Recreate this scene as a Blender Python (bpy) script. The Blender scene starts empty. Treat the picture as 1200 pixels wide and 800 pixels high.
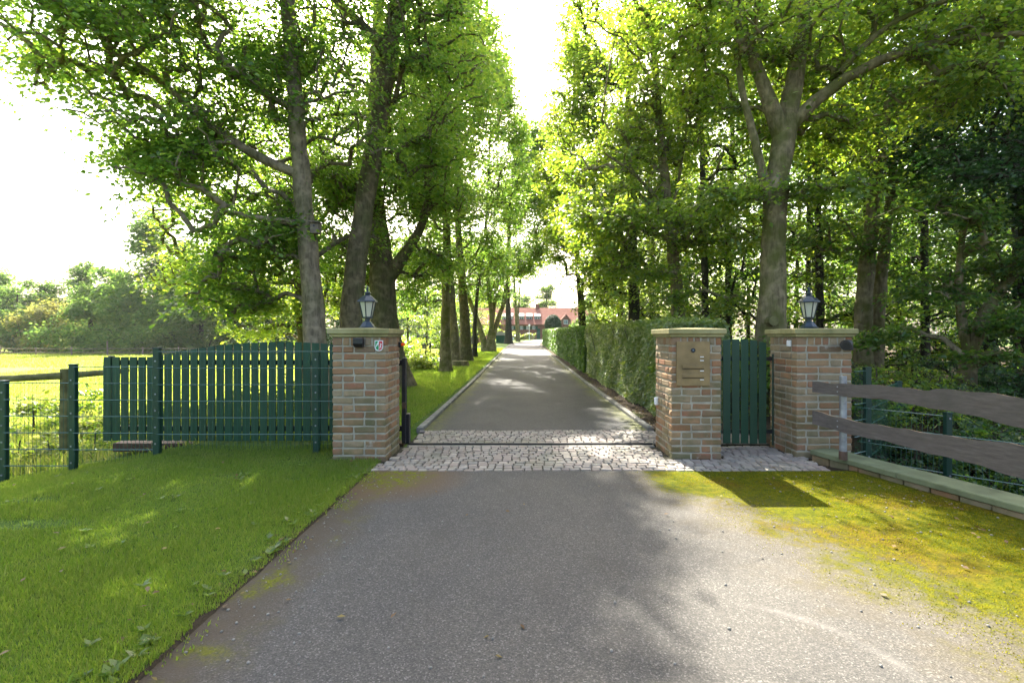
import bpy, math, random
import numpy as np
from mathutils import Vector
R = math.radians
S = bpy.context.scene
COL = S.collection
random.seed(7)
RNG = np.random.default_rng(7)

# ------------------------------------------------------------------ camera, light, exposure
FX = 580.0; CX = 612.0; CY = 394.0; CAMZ = 1.43
cam = bpy.data.objects.new('camera', bpy.data.cameras.new('camera'))
COL.objects.link(cam)
cam.location = (0, 0, CAMZ); cam.rotation_euler = (R(90), 0, 0)
cam.data.sensor_width = 36; cam.data.lens = 36 * FX / 1200
cam.data.shift_x = -12 / 1200; cam.data.shift_y = -6 / 1200
cam.data.clip_start = 0.05; cam.data.clip_end = 3000
S.camera = cam

SUN_EL = 43.0; SUN_AZ = -8.0          # degrees, azimuth from +Y towards +X
sd = Vector((math.sin(R(SUN_AZ)) * math.cos(R(SUN_EL)), math.cos(R(SUN_AZ)) * math.cos(R(SUN_EL)), math.sin(R(SUN_EL))))
W = bpy.data.worlds.new('World'); S.world = W; W.use_nodes = True
wt = W.node_tree; bg = wt.nodes['Background']
sky = wt.nodes.new('ShaderNodeTexSky'); sky.sky_type = 'NISHITA'; sky.sun_disc = False
sky.sun_elevation = R(SUN_EL); sky.sun_rotation = R(SUN_AZ)
sky.air_density = 1.0; sky.dust_density = 6.0; sky.ozone_density = .25
wt.links.new(sky.outputs[0], bg.inputs[0]); bg.inputs[1].default_value = 0.145
sl = bpy.data.lights.new('sun', 'SUN'); sl.energy = 5.0; sl.angle = R(0.55); sl.color = (1, 0.945, 0.85)
so = bpy.data.objects.new('sun', sl); COL.objects.link(so)
so.rotation_euler = sd.to_track_quat('Z', 'Y').to_euler(); so.location = (0, 20, 40)
S.view_settings.view_transform = 'Standard'; S.view_settings.look = 'None'
S.view_settings.exposure = 2.4; S.view_settings.gamma = 1; S.view_settings.use_curve_mapping = False
S.render.engine = 'CYCLES'
c = S.cycles
c.max_bounces = 7; c.diffuse_bounces = 4; c.glossy_bounces = 2; c.transmission_bounces = 5; c.transparent_max_bounces = 6
c.volume_bounces = 0; c.volume_step_rate = 4; c.caustics_reflective = False; c.caustics_refractive = False
c.sample_clamp_indirect = 6; c.use_denoising = True
try: c.denoiser = 'OPENIMAGEDENOISE'; c.denoising_prefilter = 'ACCURATE'
except Exception: pass

def P(px, py, Y): return Vector(((px - CX) / FX * Y, Y, CAMZ - (py - CY) / FX * Y))

# ------------------------------------------------------------------ ground height
def sst(a, b, x):
    t = np.clip((np.asarray(x, float) - a) / (b - a), 0, 1); return t * t * (3 - 2 * t)
def road_dx(y): y = np.asarray(y, float); return 4.2 * np.clip((y - 52) / 38, 0, 1.3) ** 2
def rise(y): return 0.01 * np.clip(np.asarray(y, float) - 15, 0, 85)
def gz(x, y):
    x = np.asarray(x, float); y = np.asarray(y, float)
    near = rise(y)
    nb = 1 - sst(6.3, 9.0, y)
    edge = -4.3 * nb + (-5.2) * (1 - nb) - 0.0
    fld = -0.45 - 0.0115 * np.clip(y - 8, 0, 70)
    slope = np.clip(-0.18 * (edge - x), -0.5, 0)
    w = sst(0, 3.2, edge - x)
    zl = near * (1 - w) + np.where(y < 9, slope, fld) * w if False else near * (1 - w) + fld * w
    zl2 = near + slope
    left = zl2 * nb + zl * (1 - nb)
    left = left - 0.35 * sst(95, 120, y) * 0
    # right: a ditch beside the low wall
    wx = 3.62 + (5.75 - y) * 0.27
    d = sst(0.1, 1.1, x - wx) * (1 - sst(6.0, 8.0, y)) * 0.75
    right = near * (1 - sst(8, 20, x)) - d
    return np.where(x < 0, left, right)
def gzf(x, y): return float(gz(x, y))

# ------------------------------------------------------------------ node helpers
def new_mat(name):
    m = bpy.data.materials.new(name); m.use_nodes = True
    nt = m.node_tree; nt.nodes.clear()
    o = nt.nodes.new('ShaderNodeOutputMaterial')
    return m, nt, o
class NT:
    def __init__(s, nt): s.nt = nt
    def n(s, typ, **kw):
        x = s.nt.nodes.new(typ)
        for k, v in kw.items(): setattr(x, k, v)
        return x
    def l(s, a, b): s.nt.links.new(a, b)
    def setin(s, node, **kw):
        for k, v in kw.items():
            k2 = k.replace('_', ' ')
            if hasattr(v, 'links') or isinstance(v, bpy.types.NodeSocket): s.l(v, node.inputs[k2])
            else: node.inputs[k2].default_value = v
        return node
    def coord(s, kind='Object'): return s.n('ShaderNodeTexCoord').outputs[kind]
    def pos(s): return s.n('ShaderNodeNewGeometry').outputs['Position']
    def island(s): return s.n('ShaderNodeNewGeometry').outputs['Random Per Island']
    def noise(s, vec, scale, detail=4, rough=0.55, out='Fac'):
        x = s.n('ShaderNodeTexNoise'); s.l(vec, x.inputs['Vector'])
        x.inputs['Scale'].default_value = scale; x.inputs['Detail'].default_value = detail; x.inputs['Roughness'].default_value = rough
        return x.outputs[out]
    def vor(s, vec, scale, out='Distance', feat='F1'):
        x = s.n('ShaderNodeTexVoronoi'); x.feature = feat; s.l(vec, x.inputs['Vector']); x.inputs['Scale'].default_value = scale
        return x.outputs[out]
    def ramp(s, fac, stops, interp='LINEAR'):
        x = s.n('ShaderNodeValToRGB'); s.l(fac, x.inputs[0]); cr = x.color_ramp; cr.interpolation = interp
        while len(cr.elements) < len(stops): cr.elements.new(0.5)
        for e, (p, c_) in zip(cr.elements, stops):
            e.position = p; e.color = (c_ if len(c_) == 4 else (*c_, 1)) if isinstance(c_, tuple) else (c_, c_, c_, 1)
        return x.outputs[0]
    def mix(s, fac, a, b, mode='MIX'):
        x = s.n('ShaderNodeMixRGB'); x.blend_type = mode
        for i, v in enumerate((fac, a, b)):
            if isinstance(v, bpy.types.NodeSocket): s.l(v, x.inputs[i])
            else: x.inputs[i].default_value = v if i == 0 else (*v, 1) if len(v) == 3 else v
        return x.outputs[0]
    def math(s, op, a, b=0.0, c=None, clamp=False):
        x = s.n('ShaderNodeMath'); x.operation = op; x.use_clamp = clamp
        for i, v in enumerate((a, b) if c is None else (a, b, c)):
            if isinstance(v, bpy.types.NodeSocket): s.l(v, x.inputs[i])
            else: x.inputs[i].default_value = v
        return x.outputs[0]
    def mapr(s, v, a, b, c_=0.0, d=1.0):
        x = s.n('ShaderNodeMapRange'); s.l(v, x.inputs[0])
        for i, q in enumerate((a, b, c_, d)): x.inputs[i + 1].default_value = q
        return x.outputs[0]
    def sep(s, v): x = s.n('ShaderNodeSeparateXYZ'); s.l(v, x.inputs[0]); return x.outputs
    def scale(s, v, sc):
        x = s.n('ShaderNodeVectorMath'); x.operation = 'MULTIPLY'; s.l(v, x.inputs[0]); x.inputs[1].default_value = sc
        return x.outputs[0]
    def bump(s, h, strength=0.5, dist=0.01):
        x = s.n('ShaderNodeBump'); s.l(h, x.inputs['Height']); x.inputs['Strength'].default_value = strength; x.inputs['Distance'].default_value = dist
        return x.outputs[0]
    def pbsdf(s, base, rough=0.8, spec=0.3, metal=0.0, normal=None):
        x = s.n('ShaderNodeBsdfPrincipled')
        for k, v in (('Base Color', base), ('Roughness', rough), ('Specular IOR Level', spec), ('Metallic', metal)):
            if isinstance(v, bpy.types.NodeSocket): s.l(v, x.inputs[k])
            elif k == 'Base Color': x.inputs[k].default_value = (*v, 1)
            else: x.inputs[k].default_value = v
        if normal is not None: s.l(normal, x.inputs['Normal'])
        return x.outputs[0]

def leaf_mat(name, cols, trans, tfac=0.5, rough=0.4, spec=0.5, patch=None):
    m, nt, o = new_mat(name); t = NT(nt)
    r = t.island()
    n = len(cols)
    base = t.ramp(r, [((i + .5) / n, c_) for i, c_ in enumerate(cols)])
    big = t.noise(t.pos(), 0.55, 3)
    base = t.mix(t.mapr(big, .3, .7), t.mix(1, base, (.72, .85, .75), 'MULTIPLY'), t.mix(1, base, (1.2, 1.1, .85), 'MULTIPLY'))
    if patch: base = t.mix(t.mapr(t.noise(t.pos(), 1.1, 5, .65), .5, .68, 0, .75), base, patch); base = t.mix(t.mapr(t.noise(t.pos(), .5, 3, .6), .45, .65, 0, .5), base, t.mix(1, base, (.6, .85, .6), 'MULTIPLY'))
    tr = t.n('ShaderNodeBsdfTranslucent')
    tc = t.ramp(r, [((i + .5) / len(trans), c_) for i, c_ in enumerate(trans)])
    t.l(tc, tr.inputs[0])
    mx = t.n('ShaderNodeMixShader'); mx.inputs[0].default_value = tfac
    t.l(t.pbsdf(base, rough, spec), mx.inputs[1]); t.l(tr.outputs[0], mx.inputs[2])
    t.l(mx.outputs[0], o.inputs[0]); return m

def simple_mat(name, col, rough=0.6, spec=0.4, metal=0, var=0.15, vscale=6, bump=0.0, bscale=60):
    m, nt, o = new_mat(name); t = NT(nt); cc = t.coord()
    nz = t.noise(cc, vscale, 5)
    a = tuple(x * (1 - var) for x in col); b = tuple(min(1, x * (1 + var)) for x in col)
    base = t.ramp(nz, [(.3, a), (.7, b)])
    nrm = t.bump(t.noise(cc, bscale, 4), bump, .004) if bump else None
    t.l(t.pbsdf(base, rough, spec, metal, nrm), o.inputs[0]); return m

M = {}
M['leaf_lime'] = leaf_mat('leaf_lime', [(.05, .1, .022), (.065, .12, .025), (.085, .14, .03)], [(.2, .4, .04), (.3, .5, .05), (.44, .6, .06)], .5)
M['leaf_beech'] = leaf_mat('leaf_beech', [(.05, .1, .02), (.065, .12, .022), (.09, .15, .028)], [(.26, .45, .03), (.4, .58, .04), (.58, .68, .05)], .52, .33, .6)
M['leaf_wood'] = leaf_mat('leaf_wood', [(.035, .08, .022), (.05, .1, .024), (.065, .115, .026)], [(.16, .36, .03), (.26, .46, .04), (.4, .55, .05)], .46, .36, .55)
M['leaf_dark'] = leaf_mat('leaf_dark', [(.02, .055, .022), (.03, .07, .025), (.04, .08, .025)], [(.06, .18, .03), (.1, .24, .04)], .35, .42, .45)
M['leaf_far'] = leaf_mat('leaf_far', [(.05, .1, .03), (.065, .12, .035), (.09, .13, .04)], [(.2, .38, .06), (.3, .46, .07)], .45, .7, .12)
M['leaf_far_warm'] = leaf_mat('leaf_far_warm', [(.1, .12, .035), (.12, .12, .04), (.1, .13, .045)], [(.36, .42, .07), (.46, .42, .08)], .45, .7, .12)
M['leaf_hedge'] = leaf_mat('leaf_hedge', [(.12, .17, .06), (.17, .22, .09), (.25, .29, .14)], [(.3, .45, .06), (.42, .55, .08), (.55, .62, .1)], .42, .26, .9)
M['leaf_hedge_far'] = leaf_mat('leaf_hedge_far', [(.065, .13, .03), (.085, .15, .03), (.11, .17, .04)], [(.12, .26, .02), (.2, .34, .03)], .4, .45, .4)
M['leaf_topiary'] = leaf_mat('leaf_topiary', [(.018, .045, .02), (.03, .06, .025)], [(.04, .1, .02), (.05, .12, .02)], .2, .6, .3)
M['grass'] = leaf_mat('grass_blades', [(.1, .17, .03), (.135, .2, .04), (.17, .22, .055), (.21, .22, .1)], [(.28, .46, .03), (.36, .52, .04), (.46, .56, .06)], .45, .5, .3, (.2, .19, .07))
M['grass_field'] = leaf_mat('field_grass_blades', [(.12, .18, .03), (.16, .21, .04), (.22, .24, .07)], [(.3, .45, .04), (.45, .52, .06), (.5, .52, .12)], .5, .5, .3)
M['moss'] = leaf_mat('moss_tufts', [(.05, .07, .006), (.08, .095, .007), (.115, .11, .008), (.12, .085, .014)], [(.3, .32, .005), (.42, .38, .008)], .4, .8, .05)
M['litter'] = leaf_mat('dead_leaves', [(.12, .07, .03), (.18, .12, .05), (.2, .17, .05), (.09, .05, .03)], [(.2, .12, .04), (.3, .2, .05)], .2, .6, .3)
M['flower'] = leaf_mat('blossom', [(.6, .2, .3), (.6, .5, .1), (.3, .4, .1), (.7, .6, .5)], [(.5, .2, .2), (.5, .5, .1)], .3, .6, .3)

def bark(name, a, b, moss, mossamt=.5):
    m, nt, o = new_mat(name); t = NT(nt); cc = t.coord()
    st = t.scale(cc, (1, 1, .16))
    n1 = t.noise(st, 22, 6, .65); n2 = t.noise(cc, 2.2, 4)
    base = t.ramp(n1, [(.3, a), (.62, b)])
    base = t.mix(t.mapr(t.noise(cc, 7, 3), .45, .7), base, tuple(min(1, x * 1.45) for x in b))
    fac = t.math('MULTIPLY', t.mapr(n2, .42, .62), mossamt)
    base = t.mix(fac, base, moss)
    t.l(t.pbsdf(base, .9, .15, 0, t.bump(n1, .9, .03)), o.inputs[0]); return m
M['bark'] = bark('bark_grey', (.05, .04, .022), (.145, .115, .066), (.08, .09, .03), .6)
M['bark_pale'] = bark('bark_pale', (.085, .067, .043), (.22, .175, .115), (.07, .08, .025), .4)
M['bark_moss'] = bark('bark_mossy', (.08, .064, .034), (.21, .17, .095), (.085, .095, .018), .8)
M['bark_dark'] = bark('bark_dark', (.02, .017, .013), (.06, .05, .035), (.03, .04, .015), .4)
M['bark_twig'] = simple_mat('bark_twig', (.055, .045, .03), .9, .1)

# asphalt
def mk_asphalt(name, front):
    m, nt, o = new_mat(name); t = NT(nt); p = t.pos(); s = t.sep(p)
    v = t.vor(p, 150, 'Color'); vd = t.vor(p, 150)
    g = t.sep(v)[0]
    sp = t.ramp(g, [(.0, (.038, .037, .034)), (.5, (.056, .054, .049)), (.88, (.076, .073, .066)), (1, (.13, .126, .115))])
    nb = t.noise(p, .8, 5, .6)
    base = t.mix(t.mapr(nb, .35, .68), sp, t.mix(1, sp, (1.3, 1.27, 1.2), 'MULTIPLY'))
    nd = t.noise(t.scale(p, (1.6, .6, 1)), 1.7, 6, .7)
    base = t.mix(t.mapr(nd, .52, .75, 0, .55), base, (.052, .047, .038))
    if front:
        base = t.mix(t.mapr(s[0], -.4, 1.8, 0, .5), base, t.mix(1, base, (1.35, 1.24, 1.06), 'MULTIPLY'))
        # tyre mark ring and pale scuff
        wob = t.noise(p, 2.3, 6, .7); fine = t.noise(p, 14, 5, .75); vf = t.noise(p, 70, 2)
        # right moss: distance to the wall line
        wx = t.math('SUBTRACT', t.math('ADD', 3.35, t.math('MULTIPLY', t.math('SUBTRACT', 5.75, s[1]), .27)), s[0])
        dist = t.math('ADD', wx, t.math('MULTIPLY', t.math('SUBTRACT', wob, .5), 1.9))
        mr = t.mapr(dist, 2.45, .3)
        # the band beneath the pillars reaches further left
        mr2 = t.math('MULTIPLY', t.mapr(t.math('ADD', s[1], t.math('MULTIPLY', wob, .6)), 4.6, 5.0), t.mapr(s[0], 1.15, 1.75))
        mr = t.math('MAXIMUM', mr, mr2)
        # left border
        dl = t.math('ADD', t.math('ADD', s[0], 1.56), t.math('MULTIPLY', t.math('SUBTRACT', wob, .5), .55))
        ml = t.mapr(dl, .42, .12)
        dirt = t.math('MULTIPLY', ml, t.mapr(fine, .25, .55, .5, 1))
        base = t.mix(t.math('MULTIPLY', dirt, .85), base, (.06, .045, .026))
        ar = t.n('ShaderNodeVectorMath'); ar.operation = 'DISTANCE'; t.l(t.scale(p, (1, 1, 0)), ar.inputs[0]); ar.inputs[1].default_value = (1.0, 2.0, 0)
        arc = t.math('MULTIPLY', t.mapr(t.math('ABSOLUTE', t.math('SUBTRACT', ar.outputs['Value'], .66)), .045, .0), t.math('MULTIPLY', t.mapr(s[0], 1.1, 1.35), t.mapr(t.noise(p, 5, 4), .35, .6, 0, .4)))
        base = t.mix(arc, base, (.19, .175, .15))
        pn = t.n('ShaderNodeVectorMath'); pn.operation = 'DISTANCE'
        t.l(t.scale(p, (1, 1, 0)), pn.inputs[0]); pn.inputs[1].default_value = (-1.32, 5.02, 0)
        patch = t.mapr(t.math('ADD', pn.outputs['Value'], t.math('MULTIPLY', t.math('SUBTRACT', wob, .5), .35)), .5, .2)
        br = t.mapr(t.math('ADD', pn.outputs['Value'], t.math('MULTIPLY', t.math('SUBTRACT', wob, .5), .35)), .85, .45)
        base = t.mix(t.math('MULTIPLY', br, .7), base, (.1, .06, .025))
        stn = t.mapr(t.math('ADD', dist, t.math('MULTIPLY', t.math('SUBTRACT', fine, .5), .5)), 2.7, 1.2, 0, .8)
        base = t.mix(stn, base, t.ramp(fine, [(.3, (.05, .033, .007)), (.7, (.115, .075, .014))]))
        # moss colours
        mc = t.ramp(fine, [(.3, (.03, .045, .004)), (.45, (.06, .075, .005)), (.6, (.11, .105, .006)), (.78, (.11, .075, .012))])
        mc = t.mix(t.mapr(t.noise(p, 1.3, 4), .5, .66, 0, .7), mc, t.ramp(fine, [(.3, (.04, .025, .006)), (.6, (.12, .075, .01)), (.8, (.13, .12, .004))]))
        cov = t.math('ADD', mr, t.math('MULTIPLY', t.math('SUBTRACT', fine, .5), 1.6))
        cov = t.math('MULTIPLY', t.mapr(cov, -.05, .42), t.mapr(mr, 0.02, .3))
        base = t.mix(t.math('MULTIPLY', cov, .93), base, mc)
        covl = t.math('MULTIPLY', t.math('MAXIMUM', t.math('MULTIPLY', ml, t.mapr(t.noise(p, 2.9, 3), .5, .66, 0, .8)), patch), t.mapr(fine, .42, .6))
        base = t.mix(covl, base, t.ramp(vf, [(.3, (.06, .085, .012)), (.6, (.17, .18, .015))]))
        mm = t.math('MAXIMUM', cov, covl)
        h = t.math('ADD', t.math('MULTIPLY', vd, .6), t.math('MULTIPLY', mm, t.noise(p, 60, 3)))
    else:
        ax = t.math('ABSOLUTE', t.math('SUBTRACT', s[0], .2))
        ed = t.math('ADD', ax, t.math('MULTIPLY', t.math('SUBTRACT', t.noise(p, 1.6, 6, .7), .5), .8))
        cov = t.math('MULTIPLY', t.mapr(ed, 1.35, 1.7), t.mapr(s[1], 50, 40))
        base = t.mix(t.math('MULTIPLY', cov, .8), base, t.ramp(t.noise(p, 12, 4), [(.35, (.05, .05, .02)), (.6, (.14, .15, .02))]))
        h = vd
    spc = t.mapr(t.math('MAXIMUM', cov, covl), 0, .6, .32, .02) if front else .35
    t.l(t.pbsdf(base, .85, spc, 0, t.bump(h, .6, .006)), o.inputs[0]); return m
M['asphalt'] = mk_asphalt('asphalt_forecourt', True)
M['asphalt2'] = mk_asphalt('asphalt_drive', False)

def mk_ground():
    m, nt, o = new_mat('ground_cover'); t = NT(nt); p = t.pos(); s = t.sep(p)
    n1 = t.noise(p, 1.1, 5, .6); n2 = t.noise(p, 9, 5, .7); n3 = t.noise(p, .12, 3)
    lawn = t.ramp(n2, [(.3, (.035, .06, .012)), (.5, (.07, .12, .018)), (.7, (.11, .16, .025))])
    lawn = t.mix(t.mapr(n1, .58, .74, 0, .8), lawn, (.09, .085, .03))
    field = t.ramp(n2, [(.3, (.12, .17, .025)), (.5, (.19, .24, .035)), (.7, (.27, .29, .06))])
    field = t.mix(t.mapr(n3, .4, .65), field, t.mix(1, field, (1.15, .95, .9), 'MULTIPLY'))
    earth = t.ramp(n2, [(.3, (.03, .022, .014)), (.6, (.075, .052, .03)), (.75, (.05, .07, .02))])
    fm = t.math('MULTIPLY', t.mapr(s[0], -4.6, -6.2), t.mapr(s[1], 6.2, 6.8))
    base = t.mix(fm, lawn, field)
    wm = t.math('MULTIPLY', t.mapr(s[0], 1.9, 2.2), t.mapr(s[1], 75, 68))
    base = t.mix(wm, base, earth)
    # bare strip along the asphalt
    bs = t.math('MULTIPLY', t.mapr(t.math('ADD', s[0], t.math('MULTIPLY', n2, .1)), -1.7, -1.6), t.mapr(s[1], 6.0, 5.5))
    base = t.mix(bs, base, (.045, .035, .022))
    t.l(t.pbsdf(base, .95, .1, 0, t.bump(n2, .8, .05)), o.inputs[0]); return m
M['ground'] = mk_ground()
M['soil'] = simple_mat('soil', (.055, .04, .026), .95, .1, var=.5, vscale=14, bump=.8, bscale=40)
M['kerb'] = simple_mat('kerb_concrete', (.2, .19, .16), .9, .2, var=.35, vscale=5, bump=.5)

def mk_brick():
    m, nt, o = new_mat('brick'); t = NT(nt); cc = t.coord(); r = t.island(); s = t.sep(t.pos())
    base = t.ramp(r, [(0, (.27, .11, .055)), (.15, (.31, .155, .08)), (.35, (.34, .21, .11)), (.55, (.32, .235, .145)), (.75, (.25, .18, .11)), (.9, (.31, .125, .07)), (1, (.19, .13, .085))])
    n = t.noise(cc, 9, 6, .65)
    base = t.mix(t.mapr(n, .35, .7, 0, .6), base, (.19, .16, .085))
    n2 = t.noise(cc, 3.2, 5, .6)
    wz = t.math('SUBTRACT', n2, t.math('MULTIPLY', s[2], .16))
    base = t.mix(t.mapr(wz, .36, .6, 0, .75), base, (.1, .105, .045))
    e = t.mapr(t.noise(cc, 5.5, 6, .7), .63, .72, 0, .6)
    base = t.mix(e, base, (.45, .42, .35))
    t.l(t.pbsdf(base, .92, .2, 0, t.bump(t.noise(cc, 45, 5, .7), .75, .006)), o.inputs[0]); return m
M['brick'] = mk_brick()
M['mortar'] = simple_mat('mortar', (.34, .31, .235), .95, .1, var=.25, vscale=8, bump=.6)
def mk_cap():
    m, nt, o = new_mat('cap_sandstone'); t = NT(nt); cc = t.coord()
    base = t.ramp(t.noise(cc, 3, 6, .6), [(.3, (.19, .17, .07)), (.5, (.28, .25, .11)), (.7, (.36, .32, .16))])
    base = t.mix(t.mapr(t.noise(t.scale(cc, (1, 1, .25)), 9, 4), .55, .75, 0, .6), base, (.11, .12, .05))
    t.l(t.pbsdf(base, .9, .2, 0, t.bump(t.noise(cc, 70, 4), .5, .003)), o.inputs[0]); return m
M['cap'] = mk_cap()
def mk_cobble():
    m, nt, o = new_mat('granite_setts'); t = NT(nt); cc = t.coord(); r = t.island()
    base = t.ramp(r, [(0, (.17, .145, .115)), (.25, (.24, .195, .16)), (.5, (.27, .235, .19)), (.75, (.2, .18, .15)), (1, (.33, .29, .23))])
    base = t.mix(t.mapr(t.noise(cc, 1.4, 5), .52, .72, 0, .5), base, (.14, .15, .08))
    base = t.mix(t.mapr(t.vor(cc, 160), .0, .5, .35, 0), base, (.08, .07, .065))
    t.l(t.pbsdf(base, .75, .35, 0, t.bump(t.noise(cc, 40, 4), .5, .005)), o.inputs[0]); return m
M['cobble'] = mk_cobble()
M['joint'] = simple_mat('joint_soil', (.045, .042, .028), .95, .1, var=.5, vscale=6, bump=.6)
def mk_board():
    m, nt, o = new_mat('green_boards'); t = NT(nt); cc = t.coord(); r = t.island()
    g = t.noise(t.scale(cc, (1, 1, .06)), 60, 4, .6)
    base = t.ramp(g, [(.3, (.006, .038, .017)), (.7, (.013, .072, .032))])
    base = t.mix(t.mapr(r, 0, 1, 0, .7), base, (.022, .06, .032))
    base = t.mix(t.mapr(t.noise(cc, 3, 5), .55, .8, 0, .4), base, (.03, .06, .02))
    t.l(t.pbsdf(base, .5, .4, 0, t.bump(g, .4, .003)), o.inputs[0]); return m
M['board'] = mk_board()
M['green_metal'] = simple_mat('green_coated_steel', (.006, .036, .022), .4, .5, var=.15)
M['wire'] = simple_mat('coated_wire', (.035, .1, .07), .25, .7, var=.1)
M['black'] = simple_mat('black_plastic', (.012, .012, .014), .4, .5, var=.1)
M['lantern'] = simple_mat('lantern_paint', (.022, .035, .045), .32, .55, .2, var=.2)
M['brass'] = simple_mat('brass_plate', (.25, .175, .08), .5, .4, .4, var=.3, vscale=5, bump=.1)
M['brass_dark'] = simple_mat('brass_shadow', (.05, .035, .015), .5, .3)
M['white'] = simple_mat('white_plastic', (.75, .75, .73), .4, .5, var=.03)
M['red'] = simple_mat('red_paint', (.6, .02, .03), .4, .5, var=.05)
M['crest_green'] = simple_mat('crest_green', (.0, .25, .07), .4, .5, var=.05)
M['steel'] = simple_mat('galvanised_steel', (.3, .31, .32), .5, .5, .6, var=.3, vscale=12)
M['rust'] = simple_mat('rusty_steel', (.1, .06, .04), .7, .4, .3, var=.4, vscale=14)
def mk_plank():
    m, nt, o = new_mat('grey_stained_plank'); t = NT(nt); cc = t.coord(); v = t.scale(cc, (1, .1, 1.6))
    g = t.noise(v, 26, 6, .7); base = t.ramp(g, [(.3, (.08, .066, .056)), (.55, (.12, .1, .086)), (.75, (.165, .14, .12))])
    base = t.mix(t.mapr(t.noise(cc, 2.2, 5, .6), .5, .75, 0, .5), base, (.06, .06, .045))
    t.l(t.pbsdf(base, .75, .3, 0, t.bump(g, .6, .006)), o.inputs[0]); return m
M['plank'] = mk_plank()
M['plank_edge'] = simple_mat('raw_wood_edge', (.3, .2, .11), .85, .2, var=.4, vscale=14)
M['old_wood'] = simple_mat('weathered_wood', (.13, .12, .05), .9, .1, var=.4, vscale=8, bump=.6, bscale=25)
M['grey_wood'] = simple_mat('grey_wood', (.17, .14, .105), .9, .1, var=.3)
M['wall_coping'] = simple_mat('mossy_coping', (.15, .165, .085), .9, .2, var=.35, vscale=4, bump=.5)
M['roof'] = None
def mk_glass():
    m, nt, o = new_mat('lantern_glass'); t = NT(nt); cc = t.coord()
    a = t.pbsdf((.75, .76, .66), .25, .5); tr = t.n('ShaderNodeBsdfTranslucent'); tr.inputs[0].default_value = (.8, .8, .68, 1)
    mx = t.n('ShaderNodeMixShader'); mx.inputs[0].default_value = .55; t.l(a, mx.inputs[1]); t.l(tr.outputs[0], mx.inputs[2]); t.l(mx.outputs[0], o.inputs[0])
    return m
M['frost'] = mk_glass()
def mk_orange():
    m, nt, o = new_mat('orange_lens'); t = NT(nt)
    a = t.pbsdf((.9, .16, .01), .25, .5); tr = t.n('ShaderNodeBsdfTranslucent'); tr.inputs[0].default_value = (1, .25, .02, 1)
    mx = t.n('ShaderNodeMixShader'); mx.inputs[0].default_value = .5; t.l(a, mx.inputs[1]); t.l(tr.outputs[0], mx.inputs[2]); t.l(mx.outputs[0], o.inputs[0])
    return m
M['orange'] = mk_orange()
M['pane'] = simple_mat('window_glass', (.12, .16, .2), .08, .8, var=.1)
M['shutter'] = simple_mat('green_shutter', (.01, .07, .04), .6, .3)
def mk_roof():
    m, nt, o = new_mat('clay_pantiles'); t = NT(nt); cc = t.coord()
    w = t.n('ShaderNodeTexWave'); w.wave_type = 'BANDS'; w.bands_direction = 'X'; t.l(cc, w.inputs[0]); w.inputs['Scale'].default_value = 1.3; w.inputs['Distortion'].default_value = .3
    w2 = t.n('ShaderNodeTexWave'); w2.bands_direction = 'Z'; t.l(cc, w2.inputs[0]); w2.inputs['Scale'].default_value = 1.0
    base = t.ramp(t.noise(cc, 1.5, 5, .7), [(.3, (.19, .075, .05)), (.7, (.27, .125, .085))])
    base = t.mix(t.math('MULTIPLY', w2.outputs['Fac'], .65), base, (.16, .07, .05))
    t.l(t.pbsdf(base, .95, .08, 0, t.bump(w.outputs['Fac'], .5, .06)), o.inputs[0]); return m
M['roof'] = mk_roof()
M['house_brick'] = simple_mat('house_brick', (.2, .095, .065), .9, .2, var=.3, vscale=4)
M['zinc'] = simple_mat('pale_dormer_roof', (.3, .27, .26), .7, .3, .0, var=.1)

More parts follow.
